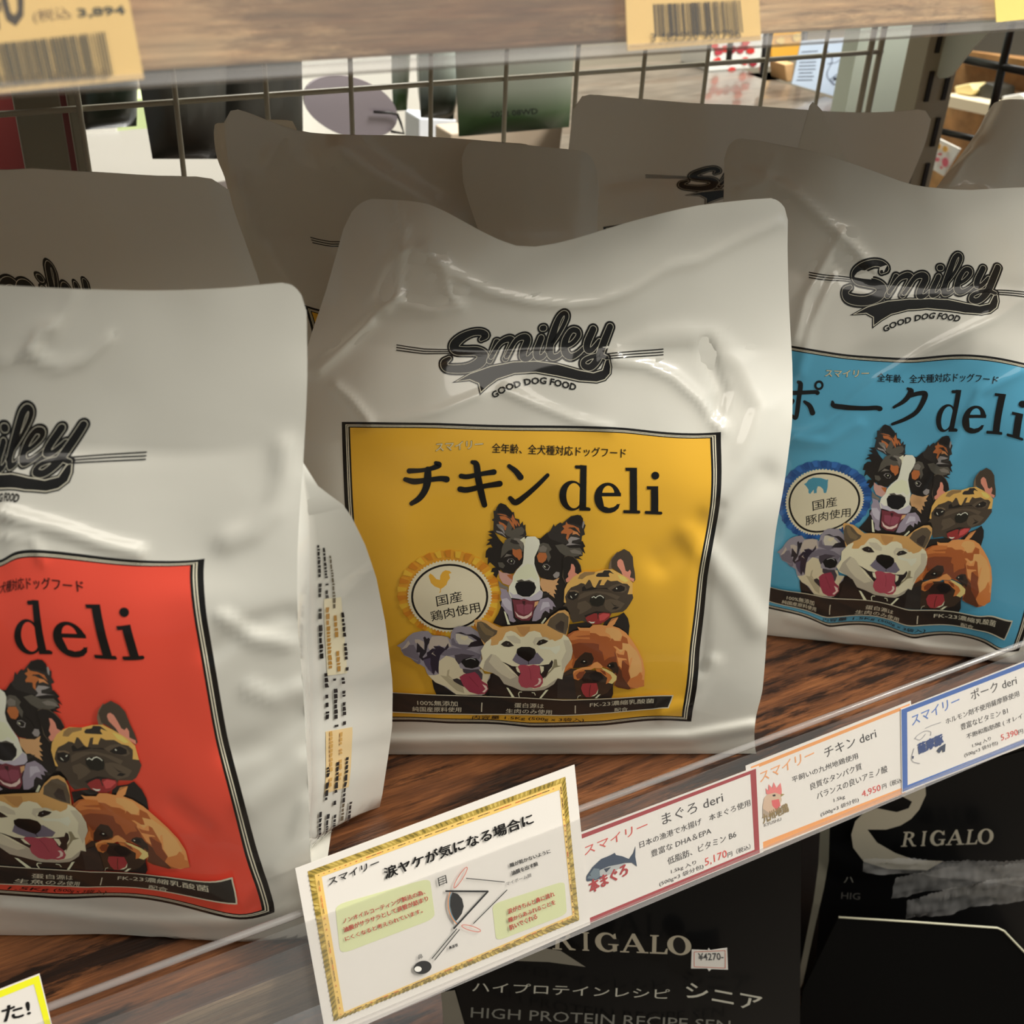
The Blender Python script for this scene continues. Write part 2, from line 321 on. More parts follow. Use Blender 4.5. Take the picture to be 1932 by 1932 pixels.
art('collie',c1,[
 (K,"350,1560 370,1640 330,1740 250,1880 380,1932 1060,1932 1250,1800 1560,1700 1600,1300 1400,1150 1240,1150"),
 (K,"300,1200 250,1150 270,1110 215,1110 240,1050 290,1040 200,960 165,1000 170,890 130,890 140,790 180,740 240,735 210,690 135,705 200,640 150,625 240,590 170,540 240,530 160,495 250,480 330,600 420,700 700,560 760,560 960,600 1060,510 1110,520 1220,600 1600,640 1640,720 1610,740 1640,830 1600,800 1600,860 1540,880 1600,925 1500,900 1560,1000 1560,1100 1300,1600 1200,1600 1000,1100 500,900 340,1100"),
 (K2,"250,430 255,340 225,320 260,290 250,180 280,180 300,130 330,80 360,62 440,90 530,200 560,200 575,290 640,310 650,390 695,340 700,400 735,390 735,470 750,540 690,620 520,640 380,560 250,500"),
 (K,"310,200 320,110 350,68 400,75 450,105 520,180 545,230 510,270 480,270 440,230 360,210"),
 (K2,"1060,520 1110,480 1160,380 1180,420 1220,380 1260,355 1290,370 1350,320 1420,260 1520,240 1570,250 1605,300 1605,350 1645,400 1620,470 1635,540 1590,560 1580,650 1400,700 1250,660 1100,600"),
 (K,"1370,330 1420,275 1500,245 1570,248 1605,300 1590,380 1560,410 1480,380 1370,360"),
 (OR,"300,230 350,225 430,240 500,290 530,330 560,460 575,470 560,370 600,420 610,330 650,400 640,420 580,320 540,230 520,300 470,270 400,250"),
 (OR,"340,260 420,260 490,300 550,380 545,440 500,360 430,320 360,310"),
 (OR,"330,340 400,370 460,420 480,470 460,500 420,470 400,430 340,390"),
 (G2,"300,380 380,390 430,450 400,440 440,540 400,500 330,440 300,400"),
 (G3,"290,480 380,500 430,560 440,580 380,530 300,505"),
 (G3,"350,430 400,460 420,530 405,520 390,480"),
 (G,"480,320 530,430 520,480 600,440 680,420 720,470 700,530 560,600 460,560 420,520"),
 (OR,"1350,340 1375,380 1460,400 1540,440 1560,520 1480,430 1400,430 1330,470 1280,530 1270,500 1320,450 1290,410 1340,390"),
 (OR,"1290,520 1340,440 1420,450 1480,490 1440,510 1400,540 1370,630 1345,590 1360,530"),
 (OR2,"1460,480 1520,500 1560,560 1500,530 1440,540"),
 (G3,"1370,620 1420,570 1500,580 1560,600 1500,620 1440,630 1430,670 1590,700 1500,690 1340,705 1390,665"),
 (G3,"1600,350 1622,330 1625,380 1600,450 1590,420"),
 (G,"1180,700 1300,680 1400,740 1560,740 1600,800 1540,860 1440,880 1330,860 1250,800"),
 (G2,"1400,780 1480,760 1560,790 1600,850 1520,830 1440,820"),
 (G,"380,740 430,620 560,560 690,560 720,640 700,800 560,760 480,780 400,860 360,900 370,820"),
 (G2,"560,590 660,600 700,680 690,770 640,700 560,660"),
 (K2,"520,610 600,630 650,690 560,680 500,650"),
 (G,"920,700 1000,660 1080,680 1130,760 1090,800 1120,880 1080,960 1040,860 920,820"),
 (G2,"930,740 1000,700 1060,740 1040,800 950,800"),
 (G2,"400,900 450,830 540,850 560,890 470,900 440,960"),
 (OR,"535,750 590,770 650,755 675,780 685,880 640,935 610,890 580,880 540,830 540,790"),
 (OR,"905,860 940,810 1040,815 1060,870 1040,930 990,970 950,960 930,950 915,900"),
 (K,"370,930 420,880 540,850 600,890 640,940 700,930 690,980 600,1070 560,1130 470,1130 400,1110 340,1050 320,970"),
 (K,"870,880 900,860 925,950 960,970 1060,970 1120,940 1180,1000 1200,1080 1190,1190 1150,1210 1060,1215 960,1190 900,1080 870,980"),
 (G,"320,960 390,960 430,1010 400,1050 340,1030"),
 (G3,"1150,1150 1200,1100 1250,1110 1250,1160 1215,1200 1170,1190"),
 (PKc,"330,1080 400,1120 450,1120 540,1150 545,1260 490,1310 400,1280 345,1190"),
 (OR,"455,1150 545,1140 540,1230 500,1200 480,1180"),
 (TN,"970,1200 1060,1220 1160,1230 1250,1190 1210,1260 1240,1290 1190,1310 1215,1380 1170,1370 1200,1440 1160,1430 1180,1500 1100,1440 1050,1400 1000,1400 950,1290"),
 (K2,"1010,1420 1110,1420 1070,1450 1000,1470"),
 (LV,"350,1350 450,1370 490,1440 530,1520 560,1800 600,1850 560,1870 500,1850 480,1760 430,1700 400,1640 370,1620 385,1540 360,1480 375,1420"),
 (LV2,"370,1520 460,1500 520,1560 540,1700 480,1680 420,1620"),
 (LV,"960,1520 1080,1490 1150,1550 1200,1640 1150,1620 1150,1680 1100,1660 1100,1730 1040,1690 1000,1730 970,1810 900,1850 840,1850 870,1700"),
 (LV2,"1000,1560 1090,1560 1110,1630 1040,1640 960,1700 980,1620"),
 (G2,"330,1240 400,1300 470,1330 480,1380 400,1350 345,1340"),
 (W_,"720,620 760,568 880,566 940,620 950,680 925,760 870,880 868,980 900,1080 950,1200 955,1300 960,1370 1000,1410 990,1480 940,1530 800,1540 620,1500 520,1500 485,1420 490,1330 540,1250 550,1170 600,1080 690,980 705,900 710,780"),
 ((216,214,188),"650,620 720,570 735,640 715,720 700,660"),
 (W2,"650,1050 760,980 840,1000 880,1080 920,1180 900,1240 820,1180 760,1220 700,1210 620,1230 560,1260 570,1160"),
 (LV2,"490,1400 560,1450 620,1440 700,1490 820,1480 900,1430 960,1380 1000,1420 990,1490 940,1530 800,1545 620,1510 540,1500"),
 (G,"600,1240 680,1215 720,1240 790,1225 820,1240 880,1270 800,1300 640,1270"),
 ((17,18,22),"580,1330 600,1270 660,1248 800,1250 870,1275 898,1340 870,1420 800,1480 700,1480 620,1440"),
 (MO,"540,1520 640,1530 720,1510 820,1545 940,1540 900,1620 860,1690 850,1770 800,1840 680,1840 590,1790 570,1700 560,1600"),
 (TN,"880,1560 940,1545 920,1600 870,1640"),
 ((60,28,34),"690,1545 740,1545 730,1600 700,1590"),
 (TG,"600,1600 700,1590 720,1620 760,1590 850,1600 840,1690 780,1740 700,1750 620,1700"),
 ((60,28,34),"716,1600 720,1740",4*.124),
 (TE,"580,1700 640,1760 720,1780 790,1750 840,1700 830,1760 760,1810 690,1815 620,1780"),
 (G3,"455,940 480,905 540,900 580,940 560,985 510,985"),
 (K,"470,940 490,910 540,905 570,940 550,985 500,975"),
 (G3,"990,1020 1010,985 1060,980 1110,1020 1080,1075 1030,1070"),
 (K,"1000,1020 1015,990 1060,990 1098,1020 1070,1065 1030,1060"),
 (W2,"520,925 535,930 530,945 515,950"),(W2,"1010,1005 1030,1010 1040,1035 1020,1030"),
 (W2,"415,1700 440,1710 510,1900 470,1900"),(W2,"970,1880 1040,1790 1055,1810 1000,1890"),
])
c2=TR(1040,1020,.10352)
B1=(72,62,52);B2=(92,80,66);B3=(118,100,80);YE=(222,176,96);YE2=(236,200,110);PI=(216,142,120)
art('french_bulldog',c2,[
 (K,"1000,1400 1220,1350 1320,1290 1400,1400 1430,1540 1410,1720 1200,1600 900,1600"),
 (K,"330,1500 700,1450 800,1600 300,1680"),
 (B2,"230,270 320,250 400,270 480,340 530,430 550,540 400,640 260,760 200,640"),
 (K,"210,290 300,258 390,275 460,340 520,430 545,545 470,600 330,640 270,760 215,640"),
 (PI,"360,400 400,410 430,470 430,560 480,590 300,740 270,730 260,680 310,640 300,580 350,490"),
 (B3,"1040,500 1050,400 1100,290 1200,180 1230,260 1100,500"),
 (B1,"1090,470 1090,330 1180,210 1320,135 1420,190 1480,280 1495,450 1520,570 1530,700 1490,750 1430,690 1290,620 1200,540"),
 (PI,"1195,370 1220,330 1260,315 1300,350 1330,450 1350,530 1390,550 1430,510 1450,560 1430,650 1510,680 1500,740 1400,680 1300,620 1270,540 1200,440"),
 (YE,"240,870 290,760 400,640 500,580 620,540 800,550 950,510 1100,500 1250,580 1400,670 1480,760 1480,960 1300,1200 400,1200 230,1100"),
 (B1,"250,1000 300,900 360,830 470,790 540,750 590,760 620,780 680,690 710,700 750,800 790,850 830,780 870,700 920,690 890,790 960,780 1020,690 1080,720 1200,710 1290,760 1380,770 1430,820 1410,900 1390,960 1480,960 1495,1030 1440,1130 1370,1230 1300,1280 1100,1300 1050,1400 900,1500 700,1480 560,1440 390,1470 350,1400 330,1280 280,1180 210,1170 270,1100"),
 (YE,"750,640 840,700 790,860 760,800 700,690"),
 (YE,"880,790 920,690 1000,660 960,790"),
 (YE2,"1200,600 1330,640 1400,720 1340,740 1250,690"),
 (K2,"810,610 850,570 930,560 960,520 1060,520 1140,590 1060,560 1040,590 1060,640 900,640 820,635"),
 ((150,120,78),"480,670 520,600 600,550 800,545 780,590 640,620 560,680"),
 (K,"560,830 600,800 640,860 740,820 880,860 1000,840 1100,880 1000,860 860,850 720,880 560,900"),
 (B2,"480,1060 520,960 600,920 720,900 900,900 1100,940 1250,1000 1200,1060 1000,960 820,930 700,970 560,1030"),
 (B2,"470,1200 480,1110 620,1070 700,1130 740,1190 640,1260 540,1310 500,1320 520,1240"),
 (B2,"980,1060 1080,1040 1200,1060 1340,1130 1260,1230 1100,1290 1000,1230 960,1160"),
 (K,"1080,1090 1140,1150 1210,1170 1140,1170"),(K,"1100,1230 1160,1180 1240,1190 1180,1230"),
 (B2,"1020,850 1120,790 1250,760 1350,800 1380,880 1300,930 1180,920 1080,890"),
 (K,"1090,880 1180,820 1260,790 1340,830 1330,890 1250,915 1150,910"),
 (K,"290,1000 320,920 400,890 480,900 500,950 470,1020 400,1060 320,1040"),
 (B3,"330,880 450,880 510,910 490,930 420,900 340,910"),
 (W_,"345,975 360,985 385,1030 355,1010"),(W_,"430,960 470,940 460,960 435,975"),(W_,"1180,835 1200,850 1195,865 1175,855"),
 ((32,32,28),"700,1080 720,1000 800,980 900,970 980,1010 970,1080 940,1150 850,1180 740,1160"),
 (W_,"735,1015 775,995 810,1020 840,990 890,975 930,995 955,1025",14*.1035),
 (K,"600,1340 820,1260 1060,1290 1000,1360 700,1440"),
 ((150,50,50),"620,1380 660,1350 780,1300 830,1300 850,1340 870,1300 960,1285 1070,1300 1080,1340 1040,1400 960,1460 860,1500 760,1500 660,1460"),
 ((200,80,80),"870,1340 940,1300 1050,1310 1060,1340 960,1420 880,1440"),
 (K2,"845,1280 850,1400",14*.1035),(W_,"670,1440 740,1455 800,1450 770,1480 720,1480"),
 ((186,132,84),"1020,1500 1100,1400 1220,1365 1160,1440 1110,1520"),
])
c4=TR(1040,1160,.10352)
O1=(170,92,46);O2=(200,120,62);O3=(222,150,88);O4=(236,168,104);O5=(130,66,38);O6=(92,52,34);D1=(52,38,30)
art('toy_poodle',c4,[
 (K,"0,1250 120,1100 400,1000 1100,1100 1110,1400 1080,1480 0,1480"),
 ((62,48,38),"190,1030 330,940 1150,1000 1110,1250 1000,1380 800,1470 400,1450 250,1300 170,1160"),
 (O1,"190,1020 210,920 280,820 370,700 375,560 340,450 280,330 400,260 500,240 690,210 740,160 870,150 1100,170 1220,210 1330,290 1450,420 1570,590 1650,760 1700,960 1690,1270 1560,1300 1400,1330 1200,1290 1130,1260 1150,1000 900,900 400,900 330,940"),
 (O3,"470,180 530,200 700,200 760,150 880,145 1010,165 1060,100 1220,10 1150,140 1110,170 1230,210 1360,300 1480,450 1590,620 1670,800 1705,1000 1690,1250 1560,1310 1420,1280 1380,1220 1440,1120 1400,980 1420,900 1400,800 1340,790 1280,800 1290,960 1220,890 1170,650 1180,600 1100,520 1020,520 1080,400 1010,360 880,350 800,300 560,280 500,240"),
 (O4,"1060,330 1090,400 1150,440 1230,440 1290,350 1240,250 1120,200 1000,200 980,280"),
 (O4,"1290,480 1420,500 1560,640 1640,820 1660,1000 1560,1080 1440,1130 1420,1000 1480,740 1440,770 1420,850 1380,640 1330,600 1260,660 1180,560 1240,600 1300,570"),
 (O1,"1180,660 1240,690 1320,700 1340,610 1380,640 1410,850 1360,770 1200,740"),
 (O1,"1040,470 1100,390 1150,440 1260,450 1290,350 1380,400 1400,500 1290,480 1290,600 1240,600 1170,540 1060,540"),
 (O2,"1380,1200 1440,1130 1560,1080 1620,1010 1660,1080 1650,1150 1690,1160 1690,1260 1560,1300 1420,1280"),
 (O5,"1280,820 1310,800 1350,850 1420,900 1400,1000 1430,1120 1370,1220 1310,1160 1270,1000"),
 (O6,"1150,1000 1210,900 1270,980 1290,1100 1360,1200 1440,1310 1400,1330 1200,1290 1130,1240 1180,1140"),
 (O2,"300,370 420,270 520,250 700,260 700,330 420,350 500,370 690,370 700,410 500,400 350,430"),
 (O5,"380,500 500,470 760,480 860,500 860,600 920,630 1000,600 1130,600 1180,720 1180,850 1100,830 980,920 900,880 760,880 650,700 420,760 380,640"),
 (O1,"860,440 1050,430 1130,560 1150,720 1040,740 950,800 920,640 860,600"),
 (O2,"190,1020 230,900 330,790 380,760 350,860 370,940 300,920 220,1000"),
 (D1,"370,930 420,800 520,700 600,640 720,660 760,760 720,860 620,900 440,930"),
 (D1,"990,900 1030,850 1100,820 1180,830 1220,950 1200,1050 1130,1000 1040,940"),
 ((20,20,20),"500,820 560,770 620,790 640,840 560,860"),((20,20,20),"1000,900 1060,850 1130,850 1140,920 1080,930"),
 (W_,"560,800 600,800 590,815 570,815"),(W_,"1040,870 1060,880 1055,895 1040,890"),
 (O3,"360,1060 380,980 520,920 680,900 760,830 820,815 880,860 920,910 880,940 760,930 700,960 560,960 460,1000 420,1080 380,1100"),
 (O2,"360,1050 420,990 560,950 600,1000 520,1110 460,1150 380,1120"),
 (O5,"420,1060 480,1000 600,980 560,1060 520,1120 440,1120"),
 ((236,200,130),"880,920 980,950 1100,1010 1180,1080 1170,1150 1090,1220 1020,1200 1080,1120 960,1000"),
 (O2,"780,940 900,950 980,1000 1060,1050 1090,1110 1020,1200 970,1220 1000,1110 960,1080 880,1010 800,990"),
 (O5,"860,960 960,990 980,1060 930,1040"),
 ((44,32,28),"520,1130 600,1020 740,990 900,1040 940,1120 840,1190 700,1200 560,1180"),
 ((24,20,20),"660,1080 700,1020 800,990 900,1060 920,1110 840,1170 740,1170"),
 ((160,58,62),"510,1290 540,1210 620,1200 800,1200 830,1310 780,1400 690,1450 610,1450 550,1390"),
 (D1,"690,1230 670,1330 670,1440",10*.1035),(W2,"700,1440 790,1390 830,1310 815,1390 760,1430"),
 (W2,"320,1330 350,1340 390,1480 360,1485"),(W2,"770,1470 830,1410 880,1400 810,1470"),(W2,"450,1475 465,1430 510,1415",8*.1035),
])
c3=TR(880,1130,.11387)
SA=(204,158,96);SA2=(186,138,84);CR=(222,214,184);CR2=(198,190,166);CR3=(172,164,146);EB=(92,80,64)
art('shiba',c3,[
 (K,"360,1610 380,1280 440,1200 560,1280 1500,1280 1650,1300 1720,1380 1740,1610"),
 (K2,"1480,1280 1740,1200 1800,1610 1480,1610"),
 (SA,"300,740 240,620 170,430 135,330 165,305 330,320 450,380 560,440 660,420 980,385 1290,375 1400,250 1530,160 1630,145 1690,190 1710,300 1680,450 1650,560 1740,700 1600,1100 300,1000"),
 (EB,"240,620 175,440 190,345 250,335 330,370 440,460 520,490 500,560 420,600 310,700"),
 ((118,100,72),"200,350 260,350 330,440 470,520 440,580 330,560 260,480"),
 (EB,"1335,400 1380,290 1510,200 1600,190 1690,260 1680,430 1640,550 1500,500"),
 ((60,50,44),"1480,460 1470,400 1560,320 1620,350 1600,520"),
 (CR,"240,820 330,680 420,620 400,740 600,640 660,510 740,490 820,520 900,590 960,590 1040,510 1130,490 1220,520 1260,600 1380,640 1580,600 1600,550 1680,600 1730,700 1748,820 1720,950 1620,1080 1580,1200 1560,1290 1480,1270 1420,1370 1340,1420 1250,1470 1100,1490 880,1490 740,1430 600,1380 520,1260 420,1200 280,1160 200,1080 260,960"),
 (SA,"410,620 560,500 660,420 980,390 1290,380 1420,450 1600,550 1560,620 1460,660 1400,620 1300,590 1230,520 1130,490 1040,510 960,590 900,590 820,520 740,490 660,520 620,600 560,640 520,720 420,740"),
 (SA2,"830,420 1060,420 1050,500 980,570 930,570 870,500"),
 (CR2,"660,580 800,570 900,640 900,700 800,700 700,640"),(CR2,"1100,680 1140,600 1300,590 1380,620 1250,620 1150,680 1140,740"),
 (CR2,"1600,640 1690,640 1745,800 1720,950 1620,1080 1560,1160 1560,980 1640,820"),
 ((232,226,198),"1180,740 1400,760 1540,730 1540,800 1470,880 1380,800 1220,790"),
 (CR3,"400,880 480,900 560,1000 700,1160 880,1300 1080,1460 1300,1400 1440,1300 1560,1250 1480,1280 1420,1370 1250,1470 1100,1490 880,1490 740,1430 600,1380 520,1260 420,1200 260,1140 300,1000"),
 (CR2,"430,880 520,930 620,1060 800,1260 700,1300 560,1220 460,1130 360,1010"),
 ((140,132,104),"1380,1130 1420,1060 1440,960 1480,960 1490,1060 1550,1070 1440,1100 1340,1200 1260,1300 1300,1200"),
 ((40,34,34),"575,1005 640,1030 740,1080 850,1090 1220,1060 1350,1040 1400,970 1422,1000 1400,1080 1340,1150 1300,1240 1230,1290 860,1280 780,1190 680,1080"),
 (CR,"800,1100 850,1090 870,1200 820,1170"),(CR,"1200,1070 1265,1080 1260,1150 1215,1200"),
 ((112,106,122),"750,980 800,900 830,850 900,880 1100,880 1170,850 1210,900 1270,970 1200,1040 1050,1050 900,1070 800,1020"),
 ((17,16,16),"825,850 840,790 910,755 1050,755 1130,790 1150,850 1110,930 1020,1005 940,960 850,900"),
 ((17,16,16),"1018,1000 1022,1050",8*.11387),
 ((166,72,86),"835,1090 870,1060 950,1055 1020,1070 1100,1050 1190,1070 1205,1120 1195,1200 1240,1270 1240,1350 1190,1420 1100,1445 1030,1430 960,1445 880,1420 835,1340 840,1260 880,1200"),
 ((116,44,56),"1018,1100 1040,1180 1045,1310",6*.11387),
 (TE,"1160,1280 1200,1275 1215,1320 1190,1370 1130,1405 1085,1410 1150,1370 1175,1320"),
 ((40,34,30),"570,715 610,680 660,655 720,670 790,740 700,760 620,750"),((40,34,30),"1160,710 1200,650 1270,625 1355,655 1310,690 1200,730"),
 (CR3,"560,700 600,660 560,640 640,630 600,660"),((150,150,150),"680,705 700,700 690,720"),((150,150,150),"1225,670 1245,660 1240,680"),
 (W2,"635,1435 670,1445 780,1605 730,1600"),(W2,"1175,1605 1280,1470 1330,1460 1210,1605"),
 (W2,"850,1595 835,1540 850,1510 890,1510",12*.11387),(W2,"1050,1515 1095,1520 1110,1560",12*.11387),
])
c5=TR(730,1160,.11387)
S1=(146,140,150);S2=(112,106,118);S3=(70,64,72);S4=(184,172,160);S5=(206,196,166);S6=(172,162,134)
art('schnauzer',c5,[
 (K,"700,1060 850,1100 1700,1000 1932,1000 1932,1330 780,1310 730,1200"),
 (K,"1680,960 1760,950 1932,1100 1932,1330 1640,1330"),
 (S1,"135,490 260,410 330,330 420,270 560,240 680,240 750,310 930,320 1020,340 1060,380 1070,280 1120,190 1200,160 1400,170 1520,260 1600,400 1610,480 1560,650 1560,760 1530,880 1600,960 1700,960 1690,1030 1640,1100 1650,1200 1560,1320 1300,1310 1080,1280 900,1160 800,1120 700,1050 620,950 590,850 500,800 420,760 360,700 250,650 200,560 200,520"),
 (S2,"210,560 300,480 420,470 500,640 520,700 470,740 360,690 250,640"),
 (S4,"220,550 300,520 360,450 330,400 290,460 230,530"),(S4,"440,380 520,380 600,420 590,540 550,560 520,460 450,440"),
 ((44,42,48),"590,350 620,330 650,370 690,350 720,400 660,480 630,600 560,680 600,720 560,740 500,680 520,600 460,600 480,430 510,470 560,520 600,560 610,450"),
 (S2,"360,700 470,750 520,690 520,780 480,800 420,760"),
 (S4,"740,330 900,320 1010,350 1060,470 1080,500 900,500 860,470 700,560 670,520 700,400"),
 (S2,"1070,380 1110,350 1150,440 1250,470 1350,480 1400,520 1300,560 1200,520 1080,470"),
 ((196,190,174),"1150,290 1200,280 1330,330 1380,360 1450,410 1370,470 1200,460 1150,380"),
 (S5,"1240,330 1340,320 1360,350 1300,400 1230,370"),
 ((40,36,42),"1140,270 1240,260 1330,300 1440,290 1580,380 1610,480 1500,500 1340,510 1400,430 1500,400 1400,330 1260,290"),
 (S1,"1130,190 1250,165 1400,180 1500,260 1540,340 1420,290 1350,300 1230,250 1130,260"),
 ((46,40,52),"680,580 740,530 800,540 760,490 880,490 960,530 1020,440 1030,510 940,600 880,640 840,760 820,960 770,900 740,980 700,920 660,890 600,800 560,700 640,660 640,600"),
 ((80,72,92),"570,720 700,690 690,800 720,960 690,920 650,890 600,810"),
 (S4,"720,620 780,580 740,600 760,640 800,660 780,640"),
 (S2,"880,640 960,560 1080,520 1200,530 1400,570 1560,640 1520,720 1400,660 1200,620 1000,660"),
 (S5,"830,860 850,740 980,650 1080,680 1160,720 1200,860 1300,900 1450,900 1560,880 1600,960 1700,960 1640,1100 1660,1210 1600,1300 1300,1310 1120,1300 940,1170 760,1100 640,980 760,980 830,960"),
 (S6,"850,980 960,1000 1060,1060 1240,1180 1260,1280 1130,1240 1000,1130"),
 (S6,"960,1000 980,900 1020,880 1000,980 1080,1060"),
 (S3,"1120,640 1240,620 1380,640 1460,650 1340,700 1260,740 1180,800 1130,720"),
 ((26,28,28),"1220,760 1260,710 1380,680 1480,700 1530,760 1500,840 1400,870 1290,850"),
 ((190,190,190),"1300,720 1380,695 1440,710 1460,730",9*.11387),
 (S3,"1240,870 1380,890 1500,880 1570,960 1560,1060 1300,960 1250,930"),
 ((50,46,48),"1060,1050 1140,1030 1200,1060 1260,1180 1180,1140 1090,1090"),
 ((148,56,76),"1180,1010 1260,960 1340,950 1440,925 1500,980 1560,1080 1640,1130 1665,1210 1610,1290 1500,1300 1350,1260 1240,1150"),
 ((110,36,52),"1340,1000 1430,1100 1500,1180",7*.11387),(TE,"1560,1130 1630,1160 1650,1210 1600,1270 1560,1260 1615,1210"),
])
# ---- rosette
import math as _m
c6=TR(730,1020,.11387)
def ring(cx,cy,rx,ry,n,jag=0,rot=0):
    return [(cx+(rx+(jag if k%2 else -jag))*_m.cos(2*_m.pi*k/n+rot),cy+(ry+(jag if k%2 else -jag))*_m.sin(2*_m.pi*k/n+rot)) for k in range(n)]
def rosette(dark,light,mid):
    L=[]
    L.append(('disc',c6(ring(1020,860,850,705,60,9)),mid,(.78,1)))
    N=30
    for k in range(N):
        a0=2*_m.pi*(k+.15)/N;a1=2*_m.pi*(k+.75)/N
        am=(a0+a1)/2
        q=[(1020+r*x*_m.cos(a),(r*y*_m.sin(a))+860) for (r,x,y,a) in ((1,850,705,a0),(1,868,718,a1),(.83,850,720,a1+.06),(.83,850,720,a0+.03))]
        L.append(('poly',c6(q),dark if k%2==0 else light,0))
        a2=2*_m.pi*(k+.98)/N
        q=[(1020+r*850*_m.cos(a),(r*710*_m.sin(a))+860) for (r,a) in ((1.0,a1),(1.0,a2),(.83,a2),(.83,a1))]
        L.append(('poly',c6(q),mid,0))
    L.append(('disc',c6(ring(1040,905,703,592,150,14)),(214,206,178),(.88,1)))
    L.append(('disc',c6(ring(1040,918,648,545,48)),INK,(.9,1)))
    L.append(('disc',c6(ring(1040,919,612,512,48)),(212,203,176),(0,.35,.7,1)))
    return L
rooster=c6(P("690,575 715,530 760,560 820,625 880,640 885,570 920,510 970,480 1040,490 1075,525 1030,540 1050,610 1010,660 990,720 930,770 900,785 895,840 865,860 885,820 880,780 790,745 730,690 705,620"))
pig=c6(P("700,640 660,600 700,580 740,520 820,480 960,480 1060,510 1090,500 1080,560 1075,640 1060,700 1040,760 1000,760 990,690 940,640 900,640 880,700 880,760 830,770 830,700 800,740 770,780 740,760 740,700"))
# ---- lettering drawn as brush strokes: (points, widths)
c8=TR(740,860,.27433)
def ST(s,w): return (c8(P(s)),[x*.27433 for x in w])
KT={'chicken':[
 ST("300,48 322,62 270,85 200,98 115,102",[22,34,26,24,30]),
 ST("88,160 150,174 240,165 330,155 375,160",[26,34,28,30,36]),
 ST("245,95 242,170 225,235 185,290 132,325",[38,44,38,34,26]),
 ST("552,42 580,60 592,150 615,260 635,335",[22,36,38,38,32]),
 ST("475,138 520,142 620,122 700,110",[28,28,26,32]),
 ST("468,228 520,232 640,206 740,190",[32,32,28,34]),
 ST("805,70 850,105 882,145",[24,32,36]),
 ST("812,290 850,318 920,270 1000,200 1068,132",[26,34,30,26,22])],
'pork':[
 ST("165,40 190,60 195,160 200,290 190,325 150,300",[22,36,34,32,28,14]),
 ST("70,120 130,130 230,118 330,105 350,110",[24,30,28,28,30]),
 ST("140,195 110,250 55,300",[34,34,30]),
 ST("250,190 300,220 335,275",[20,32,36]),
 ST("480,170 510,205 700,205 800,195 830,200",[16,36,32,32,36]),
 ST("1060,35 1085,60 1030,130 940,185",[18,38,30,18]),
 ST("1060,95 1160,75 1200,95 1140,210 1050,270 930,320",[30,30,38,32,28,20])],
'pork_ring':(c8([(352,48)])[0],40*.27433,20*.27433)}
def ell(cx,cy,rx,ry,n=36): return [(cx+rx*_m.cos(2*_m.pi*k/n),cy+ry*_m.sin(2*_m.pi*k/n)) for k in range(n)]
def deli(field):
    L=[]
    def p(s,c=INK): L.append(('poly',c8(P(s)),c,0))
    def e(cx,cy,rx,ry,c=INK): L.append(('poly',c8(ell(cx,cy,rx,ry)),c,0))
    def r(x0,y0,x1,y1,c=INK): p("%g,%g %g,%g %g,%g %g,%g"%(x0,y0,x1,y0,x1,y1,x0,y1),c)
    e(1235,272,87,103); e(1248,272,52,86,field)
    p("1290,62 1336,66 1332,350 1300,360 1285,330 1292,90")
    p("1258,64 1336,66 1320,90 1262,88 1253,76"); p("1285,345 1350,352 1364,362 1358,376 1285,374")
    e(1480,287,92,104); e(1484,262,42,58,field); r(1440,252,1572,277); p("1440,277 1580,277 1580,325 1550,330 1520,350 1490,356 1455,345",field)
    p("1545,328 1563,332 1555,358 1530,380 1500,390 1470,388 1440,360 1495,364 1530,350")
    r(1634,80,1683,385); p("1602,80 1683,80 1660,104 1606,102"); p("1590,370 1702,374 1706,388 1700,395 1590,392 1586,380")
    e(1810,133,27,27); r(1779,206,1829,392); p("1750,206 1829,206 1806,230 1752,228"); p("1740,376 1852,382 1858,394 1850,402 1740,397 1735,386")
    return L
# ---- script logo
c7=TR(730,570,.2795)
def SL(s,w): return (c7(P(s)),[x*.2795 for x in w])
LOGO=[
 SL("640,232 668,205 640,180 580,182 510,215 462,265 470,305 540,312 610,315 650,345 628,395 560,430 470,440 405,432 392,395 425,365",[20,44,40,40,50,58,60,56,60,66,66,58,52,48,42,22]),
 SL("745,252 722,320 695,385",[36,40,34]),SL("705,360 765,265 825,238 848,262 825,320 800,375",[24,26,38,42,40,34]),
 SL("808,360 870,255 925,232 950,255 920,330 920,375 955,378 990,345",[24,26,38,42,42,38,28,22]),
 SL("1045,248 1010,330 1015,372 1050,372 1090,330",[36,40,38,28,22]),
 SL("1055,186 1066,186",[34,34]),
 SL("1080,335 1160,240 1215,150 1222,110 1200,100 1165,140 1120,250 1100,330 1115,375 1160,370 1200,330",[22,22,24,26,28,36,44,44,38,28,22]),
 SL("1195,320 1260,290 1300,245 1290,215 1250,215 1210,275 1205,345 1240,378 1290,362 1340,320",[24,26,28,32,32,40,46,38,28,22]),
 SL("1400,208 1360,290 1358,335 1390,335 1440,280",[40,42,38,30,24]),
 SL("1512,192 1470,290 1430,390 1380,445 1335,440 1330,410 1370,385 1440,372 1490,385",[38,44,44,40,34,28,24,24,20])]
SWOOSH=c7(P("440,537 560,462 700,412 850,388 1000,388 1150,412 1300,455 1395,472 1450,455 1470,400 1490,375 1515,385 1526,440 1520,490 1480,535 1420,554 1300,546 1150,512 1000,482 860,487 750,522 690,566 628,624 612,548 560,525"))
RULES=[c7(P(s)) for s in ("65,290 250,305 430,303","65,307 250,322 430,317","65,325 250,338 430,330","1495,361 1700,335 1865,316","1500,376 1700,352 1865,335","1500,391 1700,370 1865,353")]
